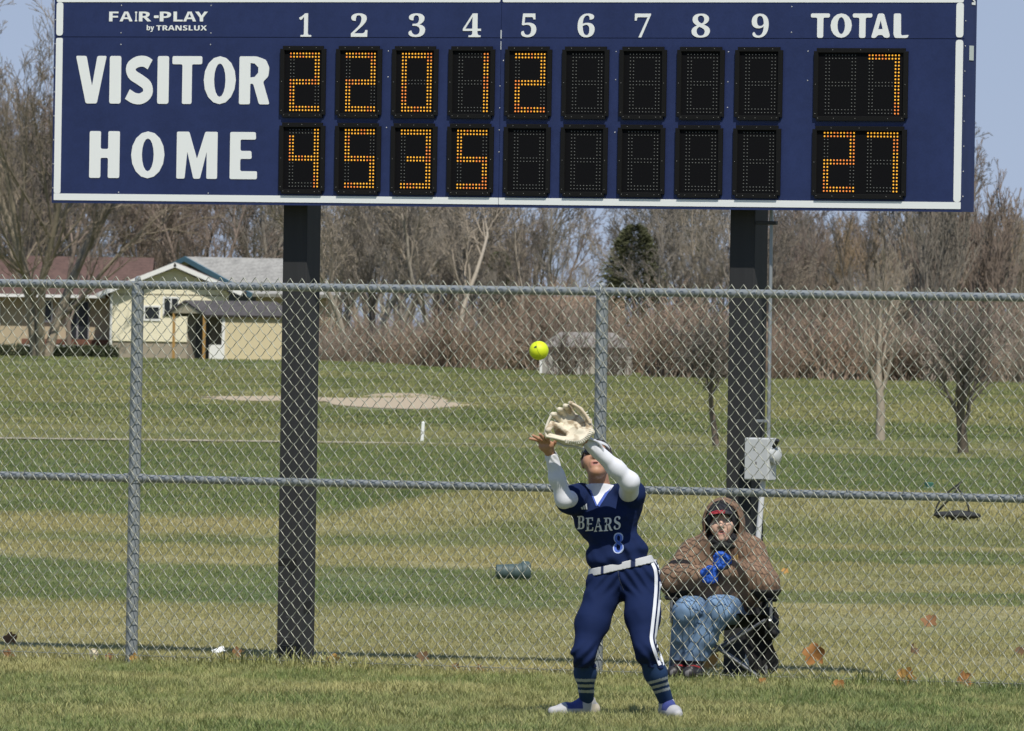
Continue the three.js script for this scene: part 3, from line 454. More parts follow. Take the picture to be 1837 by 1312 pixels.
// houses
{
  const shingle = grainTex(128, (u, v) => 0.62 + 0.3 * tileNoise(u, v, 32, 71) + 0.2 * tileNoise(u, v, 6, 72) - 0.12 * ((v * 12) % 1 < 0.2 ? 1 : 0));
  const cream = M([0.8, 0.74, 0.55], 0.8), tan = M([0.42, 0.35, 0.24], 0.85), white = M([0.72, 0.72, 0.7], 0.6), stone = M([0.3, 0.26, 0.2], 0.95), glass = M([0.02, 0.022, 0.026], 0.15), brownRoof = M([0.125, 0.074, 0.06], 0.95, { map: shingle }), greyRoof = M([0.34, 0.33, 0.3], 0.95, { map: shingle }), darkRoof = M([0.085, 0.078, 0.078], 0.95, { map: shingle }), blue = M([0.07, 0.15, 0.2], 0.6), wood = M([0.34, 0.2, 0.06], 0.8), rust = M([0.16, 0.07, 0.045], 0.9), weather = M([0.3, 0.285, 0.26], 0.95);
  function slab(a, b, c, d, t) { // roof slab: four corners and a thickness downwards
    const p = [a, b, c, d].map((v) => V(...v)), n = V().subVectors(p[1], p[0]).cross(V().subVectors(p[3], p[0])).normalize(); if (n.y < 0) n.negate();
    const q = p.map((v) => v.clone().addScaledVector(n, -t)), f = [[p[0], p[1], p[2], p[3]], [q[3], q[2], q[1], q[0]]]; for (let k = 0; k < 4; k++) f.push([p[k], q[k], q[(k + 1) % 4], p[(k + 1) % 4]]);
    const pos = []; f.forEach(([A, B, C, D]) => [A, B, C, A, C, D].forEach((v) => pos.push(v.x, v.y, v.z)));
    const g = new THREE.BufferGeometry(); g.setAttribute('position', new THREE.Float32BufferAttribute(pos, 3)); const uv = []; for (let k = 0; k < pos.length; k += 3) uv.push(pos[k] * 0.4, pos[k + 1] * 0.9 + pos[k + 2] * 0.1); g.setAttribute('uv', new THREE.Float32BufferAttribute(uv, 2)); g.computeVertexNormals(); return g;
  }
  function prism(pts, z0, z1) { const s = new THREE.Shape(); pts.forEach((p, i) => (i ? s.lineTo(...p) : s.moveTo(...p))); return new THREE.ExtrudeGeometry(s, { depth: z1 - z0, bevelEnabled: false }).translate(0, 0, z0); }
  function windowPart(parent, x0, x1, y0, y1, z, mullion) { const w = mesh('window', [box2(x0 - 0.07, x1 + 0.07, y1, y1 + 0.09, z - 0.02, z + 0.06), box2(x0 - 0.07, x1 + 0.07, y0 - 0.09, y0, z - 0.02, z + 0.06), box2(x0 - 0.07, x0, y0, y1, z - 0.02, z + 0.06), box2(x1, x1 + 0.07, y0, y1, z - 0.02, z + 0.06), ...(mullion ? [box2((x0 + x1) / 2 - 0.03, (x0 + x1) / 2 + 0.03, y0, y1, z - 0.01, z + 0.05)] : [])], white, parent); mesh('pane', box2(x0, x1, y0, y1, z - 0.02, z + 0.012), glass, w); }
  // cream house, gable towards the field
  { const h = thing('cream_house', 'cream sided house with a white trimmed gable', 'house', [-16.3, 0, -541]);
    mesh('foundation', box2(-3.14, 2.45, 0, 0.95, -7, -0.05), stone, h);
    mesh('wall', prism([[-3.1, 0.95], [2.42, 0.95], [2.42, 3.42], [0, 4.52], [-3.1, 3.28]], -7, 0), cream, h);
    const boards = []; for (let y = 0.98; y < 3.2; y += 0.095) boards.push(box(5.5, 0.085, 0.02, -0.34, y + 0.04, 0.012).applyMatrix4(new THREE.Matrix4())); for (let y = 3.2; y < 4.3; y += 0.095) { const w = (4.45 - y) / 0.41; boards.push(box(Math.min(5.4, 2 * w), 0.085, 0.02, -0.1, y + 0.04, 0.012)); } mesh('siding', boards, cream, h, 'stuff');
    const roof = part('roof', h); mesh('roof_slope', slab([0, 4.78, 0.48], [0, 4.78, -7.5], [-3.75, 3.24, -7.5], [-3.75, 3.24, 0.48], 0.12), brownRoof, roof); mesh('roof_slope', slab([0, 4.78, 0.48], [0, 4.78, -7.5], [3.3, 3.42, -7.5], [3.3, 3.42, 0.48], 0.12), brownRoof, roof);
    mesh('fascia', slab([0, 4.8, 0.53], [0, 4.8, 0.483], [-3.77, 3.25, 0.483], [-3.77, 3.25, 0.53], 0.22), white, roof); mesh('fascia', slab([0, 4.8, 0.53], [0, 4.8, 0.483], [3.32, 3.43, 0.483], [3.32, 3.43, 0.53], 0.22), white, roof);
    windowPart(h, -1.42, -0.75, 2.05, 2.62, 0.02); windowPart(h, -0.5, 0.15, 2.3, 3.05, 0.02, true);
    mesh('downspout', rod([-3.05, 3.2, 0.08], [-3.05, 0.4, 0.08], 0.06), white, h);
  }
  // long brown-roofed house
  { const h = thing('brown_roof_house', 'long tan house with dark brown roof and a patio door behind the large bare tree', 'house', [-25.2, 0, -546]);
    mesh('wall', box2(-9, 5.6, 0.4, 3.25, -7, 0), tan, h);
    const r = part('roof', h); mesh('roof_slope', slab([-9.6, 3.15, 0.8], [7.6, 3.15, 0.8], [7.6, 5.05, -3.6], [-9.6, 5.05, -3.6], 0.14), brownRoof, r); mesh('roof_slope', slab([-9.6, 3.15, -8], [7.6, 3.15, -8], [7.6, 5.05, -3.6], [-9.6, 5.05, -3.6], 0.14), brownRoof, r); mesh('gutter', box2(-9.6, 5.4, 3.02, 3.16, 0.81, 0.93), white, r);
    const d = mesh('patio_door', [box2(3.5, 3.56, 1.02, 2.88, 0, 0.06), box2(4.55, 4.61, 1.02, 2.88, 0, 0.06), box2(4.0, 4.08, 1.02, 2.88, 0, 0.05), box2(3.56, 4.55, 2.82, 2.88, 0, 0.05)], M([0.25, 0.25, 0.26], 0.5), h); mesh('pane', box2(3.56, 4.0, 1.02, 2.82, 0, 0.02), glass, d); mesh('pane', box2(4.08, 4.55, 1.02, 2.82, 0, 0.02), glass, d);
    windowPart(h, 2.45, 2.75, 1.9, 2.85, 0.01); windowPart(h, -1.2, 0.2, 1.7, 2.6, 0.01, true);
    const k = mesh('deck', box2(1.4, 5.7, 0.72, 1.0, 0.05, 1.6), rust, h); mesh('deck_edge', box2(1.4, 4.2, 0.62, 0.72, 0.06, 1.62), white, k);
    mesh('bay', box2(-3.2, -0.2, 1.0, 2.4, 0.02, 0.9), cream, h);
  }
  // grey-roofed house with blue rake boards
  { const h = thing('blue_trim_house', 'house with pale grey shingle roof and blue gable trim behind the cream house', 'house', [-16.8, 0, -575]);
    const e = [3.6, -1.85, 5.76], g = [0.85, 0, -0.53], at = (s, t, y = 5.27) => [e[0] * s + g[0] * t, y + e[1] * Math.abs(s), e[2] * s + g[2] * t];
    const r = part('roof', h); mesh('roof_slope', slab(at(0, 0), at(0, 6), at(1, 6), at(1, 0), 0.16), greyRoof, r); mesh('roof_slope', slab(at(0, 0), at(0, 6), at(-1, 6), at(-1, 0), 0.16), greyRoof, r);
    mesh('rake_board', slab(at(0, -0.09, 5.29), at(0, -0.01, 5.29), at(1, -0.01, 5.29), at(1, -0.09, 5.29), 0.26), blue, r); mesh('rake_board', slab(at(0, -0.09, 5.29), at(0, -0.01, 5.29), at(-1, -0.01, 5.29), at(-1, -0.09, 5.29), 0.26), blue, r);
    const w = []; const A = at(0.9, 0.6, 5.0), B = at(0, 0.6, 5.0), C = at(-0.9, 0.6, 5.0); const pos = []; [[A, B, C], [A, C, [C[0], 0, C[2]]], [A, [C[0], 0, C[2]], [A[0], 0, A[2]]]].forEach((t) => t.forEach((v) => pos.push(...v))); const gg = new THREE.BufferGeometry(); gg.setAttribute('position', new THREE.Float32BufferAttribute(pos, 3)); gg.computeVertexNormals(); mesh('gable_wall', gg, M([0.06, 0.062, 0.065], 0.9), h);
    const F = at(0.9, 5.7, 5.0), p2 = []; [[A, [A[0], 0, A[2]], F], [F, [A[0], 0, A[2]], [F[0], 0, F[2]]]].forEach((t) => t.forEach((v) => p2.push(...v))); const g2 = new THREE.BufferGeometry(); g2.setAttribute('position', new THREE.Float32BufferAttribute(p2, 3)); g2.computeVertexNormals(); mesh('side_wall', g2, tan, h);
  }
  // small porch building in front of the cream house
  { const h = thing('porch_building', 'small beige building with a gabled porch on wooden posts', 'building', [-15.2, 0, -521]);
    const e = [0.95, -0.62, 1.25], g = [0.95, 0, -0.31], at = (s, t, y = 2.95) => [e[0] * s + g[0] * t, y + e[1] * Math.abs(s), e[2] * s + g[2] * t];
    const r = part('roof', h); mesh('roof_slope', slab(at(0, -0.04), at(0, 4.4), at(1.08, 4.4), at(1.08, -0.04), 0.1), darkRoof, r); mesh('roof_slope', slab(at(0, -0.04), at(0, 4.4), at(-1.08, 4.4), at(-1.08, -0.04), 0.1), darkRoof, r);
    const beige = M([0.5, 0.43, 0.3], 0.9);
    { const A = at(0.98, 0), B = at(0, 0, 2.84), C = at(-0.98, 0), pos = [], off = [g[0] * 0.1, 0, g[2] * 0.1]; const q = [A, B, C].map((v) => v.map((x, i) => x + off[i])); [[A, B, C], [q[0], q[2], q[1]], [A, C, q[2]], [A, q[2], q[0]]].forEach((t) => t.forEach((v) => pos.push(...v))); const gg = new THREE.BufferGeometry(); gg.setAttribute('position', new THREE.Float32BufferAttribute(pos, 3)); gg.computeVertexNormals(); mesh('gable_panel', gg, beige, h); }
    for (const s of [0.92, -0.62]) { const p = at(s, 0.05); mesh('porch_post', box(0.13, 2.35, 0.13, p[0], 1.17, p[2]), wood, h); }
    const wallFrom = at(0.9, 1.0), wallTo = at(0.9, 4.3); const L = Math.hypot(wallTo[0] - wallFrom[0], wallTo[2] - wallFrom[2]), ang = Math.atan2(-(wallTo[2] - wallFrom[2]), wallTo[0] - wallFrom[0]);
    mesh('wall', box(L, 2.25, 0.12, L / 2, 1.125, 0).rotateY(ang).translate(wallFrom[0], 0, wallFrom[2]), M([0.58, 0.5, 0.32], 0.85), h);
    const c0 = at(0.2, 1.0); mesh('back_wall', box(1.9, 2.3, 0.12, c0[0] - 0.1, 1.15, c0[2] - 0.3), M([0.2, 0.17, 0.13], 0.9), h); mesh('door', box(0.6, 1.9, 0.06, c0[0] - 0.35, 0.97, c0[2] - 0.19), M([0.05, 0.045, 0.04], 0.6), h);
    mesh('corner_board', box(0.14, 2.25, 0.16, wallFrom[0], 1.125, wallFrom[2]), white, h);
    const q0 = at(0.92, 0.2); mesh('porch_rail', box(0.7, 0.9, 0.06, q0[0] + 0.45, 0.45, q0[2] - 0.1), white, h);
  }
  // weathered shed
  { const h = thing('grey_shed', 'weathered grey wooden shed among the brush behind the ball', 'shed', [3.1, 0, -467]);
    mesh('wall', prism([[-1.9, 0], [1.9, 0], [1.9, 1.2], [-1.9, 1.2]], -2.4, 0), weather, h);
    for (let k = 0; k < 15; k++) mesh('board', box(0.235, 1.14, 0.02, -1.78 + k * 0.254, 0.58, 0.012 + 0.004 * (k % 3)), k % 4 === 2 ? M([0.38, 0.365, 0.335], 0.95) : weather, h);
    const r = part('roof', h), sh = M([0.23, 0.215, 0.195], 0.95); mesh('roof_slope', slab([-2.0, 1.16, 0.25], [2.1, 1.16, 0.25], [1.1, 1.78, -1.2], [-1.1, 1.78, -1.2], 0.06), sh, r); mesh('roof_slope', slab([-2.0, 1.16, -2.65], [2.1, 1.16, -2.65], [1.1, 1.78, -1.2], [-1.1, 1.78, -1.2], 0.06), sh, r); mesh('roof_slope', slab([-2.0, 1.16, 0.25], [-2.0, 1.16, -2.65], [-1.1, 1.78, -1.2], [-1.1, 1.781, -1.21], 0.06), sh, r); mesh('roof_slope', slab([2.1, 1.16, 0.25], [2.1, 1.16, -2.65], [1.1, 1.78, -1.2], [1.1, 1.781, -1.21], 0.06), sh, r);
    mesh('door', box(0.8, 1.05, 0.03, 0.55, 0.53, 0.045), M([0.36, 0.33, 0.28], 0.9), h); mesh('trim', box2(-1.95, -1.85, 0, 1.2, 0.02, 0.06), white, h);
  }
  { const h = thing('brown_house', 'low house with a tan brown roof hidden in the woods', 'house', [2, 0, -562]);
    mesh('wall', box2(-2.8, 3.2, 0, 2.45, -5, 0), M([0.16, 0.135, 0.105], 0.95), h); const r = part('roof', h), c = M([0.25, 0.17, 0.105], 0.95); mesh('roof_slope', slab([-3.1, 2.42, 0.5], [3.6, 2.42, 0.5], [3.6, 3.5, -2.5], [-3.1, 3.5, -2.5], 0.12), c, r); mesh('roof_slope', slab([-3.1, 2.42, -5.5], [3.6, 2.42, -5.5], [3.6, 3.5, -2.5], [-3.1, 3.5, -2.5], 0.12), c, r); windowPart(h, -1.2, -0.4, 1.1, 1.9, 0.01); }
  { const h = thing('cream_outbuilding', 'small cream outbuilding half hidden by the thicket right of the electrical box', 'shed', [13.2, 0, -498]); mesh('wall', box2(-0.5, 0.42, 0, 1.5, -1.5, 0), cream, h); mesh('roof', slab([-0.6, 1.47, 0.2], [0.55, 1.47, 0.2], [0.55, 1.75, -1.6], [-0.6, 1.75, -1.6], 0.07), darkRoof, h); mesh('door', box2(-0.1, 0.3, 0, 1.2, 0.003, 0.04), M([0.3, 0.28, 0.24], 0.8), h); }
  // clipped hedge
  { const r = rng(31), pos = []; for (let k = 0; k < 5200; k++) { const c = V(-2.9 + 5.8 * r(), 0.72 * Math.pow(r(), 0.7) * (0.85 + 0.3 * noise2(k * 0.01, 3)), -0.5 + r()), s = 0.09; for (let j = 0; j < 3; j++) pos.push(c.x + (r() - 0.5) * s * 2, c.y + (r() - 0.5) * s * 2, c.z + (r() - 0.5) * s * 2); }
    const g = new THREE.BufferGeometry(); g.setAttribute('position', new THREE.Float32BufferAttribute(pos, 3)); g.computeVertexNormals(); const h = thing('hedge', 'low dark green hedge below the brown roofed house', 'hedge', [-21.2, 0, -522]); mesh('foliage', g, M([0.05, 0.062, 0.026], 0.9), h); mesh('stems', box2(-2.7, 2.7, -0.05, 0.45, -0.25, 0.25), M([0.04, 0.04, 0.02], 1), h); }
}
// young trees on the golf course
{
  const a = grow(801, { h: 1.9, r: 0.085, stems: 1, first: 0.5, kids: [9, 7, 6, 4], ratio: [0.8, 0.58, 0.5], up: 0.05, wild: 0.4, spread: 0.95, minR: 0.006 });
  tree(a, M([0.17, 0.13, 0.1], 0.95), BARK.dark, 3.53, -192.5, 0.95, 0.3, 'young_tree', 'small bare tree just left of the right scoreboard column');
  const b = grow(802, { h: 3.1, r: 0.1, stems: 1, first: 0.3, kids: [12, 7, 5, 3], ratio: [0.5, 0.55, 0.5], up: 0.12, wild: 0.26, spread: 0.5, minR: 0.0032 });
  tree(b, BARK.tan, BARK.tan, 6.86, -208, 1, 1.2, 'young_tree', 'slender pale young tree with upswept twigs left of the dark vase shaped tree');
  const c = grow(803, { h: 2.5, r: 0.15, stems: 1, first: 0.3, kids: [14, 8, 6, 4], ratio: [0.8, 0.55, 0.5], up: 0.11, wild: 0.4, spread: 0.66, minR: 0.0038 });
  tree(c, M([0.13, 0.105, 0.08], 0.95), BARK.dark, 7.57, -187.4, 0.78, 2.2, 'young_tree', 'dark vase shaped young tree with a thick trunk and dense twigs');
}
// ---------- people ----------
const smin = (a, b, k) => { const h = Math.max(0, k - Math.abs(a - b)) / k; return Math.min(a, b) - h * h * k * 0.25; };
const cone = (a, b, ra, rb) => { const bx = b[0] - a[0], by = b[1] - a[1], bz = b[2] - a[2], l2 = bx * bx + by * by + bz * bz + 1e-9; return (x, y, z) => { const px = x - a[0], py = y - a[1], pz = z - a[2], t = clamp((px * bx + py * by + pz * bz) / l2), dx = px - bx * t, dy = py - by * t, dz = pz - bz * t; return Math.sqrt(dx * dx + dy * dy + dz * dz) - (ra + (rb - ra) * t); }; };
const ell = (c, r) => (x, y, z) => { const px = (x - c[0]) / r[0], py = (y - c[1]) / r[1], pz = (z - c[2]) / r[2], k0 = Math.sqrt(px * px + py * py + pz * pz), qx = px / r[0], qy = py / r[1], qz = pz / r[2], k1 = Math.sqrt(qx * qx + qy * qy + qz * qz); return k1 < 1e-9 ? -Math.min(...r) : k0 * (k0 - 1) / k1; };
const uni = (list, k) => (x, y, z) => { let d = list[0](x, y, z); for (let i = 1; i < list.length; i++) d = smin(d, list[i](x, y, z), k); return d; };
// surface of a distance field on a grid (surface nets); colour per vertex from col(x, y, z)
function surf(f, lo, hi, cell, col, keep) {
  const n = [0, 1, 2].map((k) => Math.ceil((hi[k] - lo[k]) / cell) + 1), [nx, ny, nz] = n, F = new Float32Array(nx * ny * nz), id = new Int32Array(nx * ny * nz).fill(-1), pos = [], idx = [];
  for (let k = 0; k < nz; k++) for (let j = 0; j < ny; j++) for (let i = 0; i < nx; i++) F[(k * ny + j) * nx + i] = f(lo[0] + i * cell, lo[1] + j * cell, lo[2] + k * cell);
  const at = (i, j, k) => (k * ny + j) * nx + i;
  for (let k = 0; k < nz - 1; k++) for (let j = 0; j < ny - 1; j++) for (let i = 0; i < nx - 1; i++) {
    let m = 0, cx = 0, cy = 0, cz = 0, c = 0; const v = [];
    for (let q = 0; q < 8; q++) { const w = F[at(i + (q & 1), j + ((q >> 1) & 1), k + (q >> 2))]; v.push(w); if (w < 0) m |= 1 << q; }
    if (m === 0 || m === 255) continue;
    for (let q = 0; q < 8; q++) for (const b of [1, 2, 4]) if (!(q & b)) { const a = v[q], e = v[q | b]; if ((a < 0) !== (e < 0)) { const t = a / (a - e); cx += (q & 1) + (b === 1 ? t : 0); cy += ((q >> 1) & 1) + (b === 2 ? t : 0); cz += (q >> 2) + (b === 4 ? t : 0); c++; } }
    id[at(i, j, k)] = pos.length / 3; pos.push(lo[0] + (i + cx / c) * cell, lo[1] + (j + cy / c) * cell, lo[2] + (k + cz / c) * cell);
  }
  const quad = (a, b, c, d, flip) => { if (a < 0 || b < 0 || c < 0 || d < 0) return; if (flip) idx.push(a, c, b, a, d, c); else idx.push(a, b, c, a, c, d); };
  for (let k = 1; k < nz - 1; k++) for (let j = 1; j < ny - 1; j++) for (let i = 1; i < nx - 1; i++) {
    const s = F[at(i, j, k)] < 0;
    if (s !== F[at(i + 1, j, k)] < 0) quad(id[at(i, j - 1, k - 1)], id[at(i, j, k - 1)], id[at(i, j, k)], id[at(i, j - 1, k)], !s);
    if (s !== F[at(i, j + 1, k)] < 0) quad(id[at(i - 1, j, k - 1)], id[at(i - 1, j, k)], id[at(i, j, k)], id[at(i, j, k - 1)], !s);
    if (s !== F[at(i, j, k + 1)] < 0) quad(id[at(i - 1, j - 1, k)], id[at(i, j - 1, k)], id[at(i, j, k)], id[at(i - 1, j, k)], !s);
  }
  const g = new THREE.BufferGeometry(); let ix = idx;
  if (keep) { ix = []; for (let t = 0; t < idx.length; t += 3) { const o = idx[t] * 3; if (keep(pos[o], pos[o + 1], pos[o + 2])) ix.push(idx[t], idx[t + 1], idx[t + 2]); } }
  const nor = [], colr = [], e = cell * 0.5;
  for (let p = 0; p < pos.length; p += 3) { const x = pos[p], y = pos[p + 1], z = pos[p + 2], gx = f(x + e, y, z) - f(x - e, y, z), gy = f(x, y + e, z) - f(x, y - e, z), gz = f(x, y, z + e) - f(x, y, z - e), l = Math.hypot(gx, gy, gz) || 1; nor.push(gx / l, gy / l, gz / l); if (col) colr.push(...col(x, y, z)); }
  g.setAttribute('position', new THREE.Float32BufferAttribute(pos, 3)); g.setAttribute('normal', new THREE.Float32BufferAttribute(nor, 3)); if (col) g.setAttribute('color', new THREE.Float32BufferAttribute(colr, 3)); g.setIndex(ix); return g;
}
// lay flat print on a surface: shape in x, y pushed back along -z onto the field
function printOn(f, shapes, lift, z0 = 0.6, maxEdge = 0) {
  const g = new THREE.ShapeGeometry(shapes, 6), p = g.attributes.position;
  for (let i = 0; i < p.count; i++) { let z = z0; const x = p.getX(i), y = p.getY(i); for (let k = 0; k < 60; k++) { const d = f(x, y, z); if (d < 0.0008) break; z -= Math.max(0.0006, d * 0.8); if (z < -0.6) break; } p.setXYZ(i, x, y, z + lift); }
  g.computeVertexNormals(); return g;
}
function ribbonOn(f, pts, w, lift, z0 = 0.6) { // strip along a line of x, y points
  const c = new THREE.CatmullRomCurve3(pts.map(([x, y]) => V(x, y, 0))).getPoints(50), pos = [], idx = [];
  const drop = (x, y) => { let z = z0; for (let k = 0; k < 80; k++) { const d = f(x, y, z); if (d < 0.0008) break; z -= Math.max(0.0006, d * 0.7); if (z < -0.6) break; } return z + lift; };
  c.forEach((p, i) => { const a = c[Math.max(0, i - 1)], b = c[Math.min(c.length - 1, i + 1)], dx = b.x - a.x, dy = b.y - a.y, l = Math.hypot(dx, dy); for (const s of [-1, 0, 1]) { const x = p.x - dy / l * w / 2 * s, y = p.y + dx / l * w / 2 * s; pos.push(x, y, drop(x, y)); } if (i) { const o = i * 3; for (const s of [0, 1]) idx.push(o - 3 + s, o - 2 + s, o + s, o - 2 + s, o + 1 + s, o + s); } });
  const g = new THREE.BufferGeometry(); g.setAttribute('position', new THREE.Float32BufferAttribute(pos, 3)); g.setIndex(idx); g.computeVertexNormals(); return g;
}
function patchOn(f, at, nu, nv, lift, z0 = 0.6) { // fine sheet of print over a curved surface
  const pos = [], idx = []; for (let j = 0; j <= nv; j++) for (let i = 0; i <= nu; i++) { const [x, y] = at(i / nu, j / nv); let z = z0; for (let k = 0; k < 80; k++) { const d = f(x, y, z); if (d < 0.0008) break; z -= Math.max(0.0006, d * 0.7); if (z < -0.6) break; } pos.push(x, y, z + lift); }
  for (let j = 0; j < nv; j++) for (let i = 0; i < nu; i++) { const a = j * (nu + 1) + i; idx.push(a, a + 1, a + nu + 1, a + 1, a + nu + 2, a + nu + 1); }
  const g = new THREE.BufferGeometry(); g.setAttribute('position', new THREE.Float32BufferAttribute(pos, 3)); g.setIndex(idx); g.computeVertexNormals(); return g;
}
function headField(w = 1) { // face towards +z, about 0.23 m tall
  const skull = ell([0, 0.032, -0.018], [0.074 * w, 0.092, 0.094]), jaw = ell([0, -0.042, 0.02], [0.056 * w, 0.068, 0.066]), chin = ell([0, -0.092, 0.058], [0.026, 0.02, 0.024]), cheekL = ell([-0.038 * w, -0.018, 0.052], [0.026, 0.03, 0.026]), cheekR = ell([0.038 * w, -0.018, 0.052], [0.026, 0.03, 0.026]);
  const nose = cone([0, 0.022, 0.078], [0, -0.018, 0.1], 0.009, 0.0125), nw = cone([-0.012, -0.022, 0.088], [0.012, -0.022, 0.088], 0.008, 0.008), brow = cone([-0.034, 0.036, 0.067], [0.034, 0.036, 0.067], 0.012, 0.012), up = cone([-0.018, -0.047, 0.081], [0.018, -0.047, 0.081], 0.0065, 0.0065), low = cone([-0.015, -0.064, 0.078], [0.015, -0.064, 0.078], 0.0075, 0.0075);
  const earL = ell([-0.074 * w, 0.0, -0.008], [0.01, 0.03, 0.018]), earR = ell([0.074 * w, 0.0, -0.008], [0.01, 0.03, 0.018]), eyes = [ell([-0.031, 0.016, 0.068], [0.013, 0.009, 0.012]), ell([0.031, 0.016, 0.068], [0.013, 0.009, 0.012])], mouth = ell([0, -0.0555, 0.09], [0.014, 0.005, 0.018]);
  const base = uni([skull, jaw, chin, cheekL, cheekR], 0.035), feat = uni([nose, nw, brow, up, low], 0.012);
  return (x, y, z) => { let d = smin(base(x, y, z), feat(x, y, z), 0.014); d = smin(d, Math.min(earL(x, y, z), earR(x, y, z)), 0.008); d = Math.max(d, -Math.min(ell1(x + 0.031, y - 0.016, z - 0.084), ell1(x - 0.031, y - 0.016, z - 0.084))); d = Math.min(d, eyes[0](x, y, z), eyes[1](x, y, z)); return Math.max(d, -mouth(x, y, z)); };
}
const ell1 = (x, y, z) => Math.sqrt((x / 0.019) ** 2 + (y / 0.011) ** 2 + (z / 0.013) ** 2) * 0.012 - 0.012;
const headColor = (skin, lip, browC) => (x, y, z) => {
  if (z > 0.05 && Math.abs(x) < 0.02 && y < -0.045 && y > -0.068) { if (z < 0.081 && Math.abs(x) < 0.014 && Math.abs(y + 0.0555) < 0.006) return y > -0.056 ? [0.6, 0.57, 0.52] : [0.12, 0.03, 0.025]; return lip; }
  if (z > 0.058 && Math.hypot((Math.abs(x) - 0.031) / 0.013, (y - 0.016) / 0.0085) < 1) return Math.hypot(Math.abs(x) - 0.031, y - 0.016) < 0.0055 ? [0.03, 0.02, 0.015] : [0.55, 0.5, 0.46];
  if (z > 0.055 && Math.abs(Math.abs(x) - 0.034) < 0.019 && Math.abs(y - 0.037) < 0.005) return browC;
  return skin;
};
const moved = (g, q, p) => g.applyQuaternion(q).translate(...p);
const skinBase = (c) => new THREE.MeshPhysicalMaterial({ color: 0xffffff, vertexColors: true, roughness: 0.55, sheen: 0.2, sheenRoughness: 0.5 });
const weave = grainTex(64, (u, v) => 0.5 + 0.25 * Math.sin(u * 64 * 6.2832 / 4) * Math.sin(v * 64 * 6.2832 / 4) + 0.2 * tileNoise(u, v, 32, 51));
const wrinkle = (x, y, z, a, f) => a * (noise2(x * f + z * f * 0.7 + 3, y * f * 1.4) - 0.5) + a * 0.5 * (noise2(x * f * 2.3 + 9, y * f * 2.1 + z * f) - 0.5);

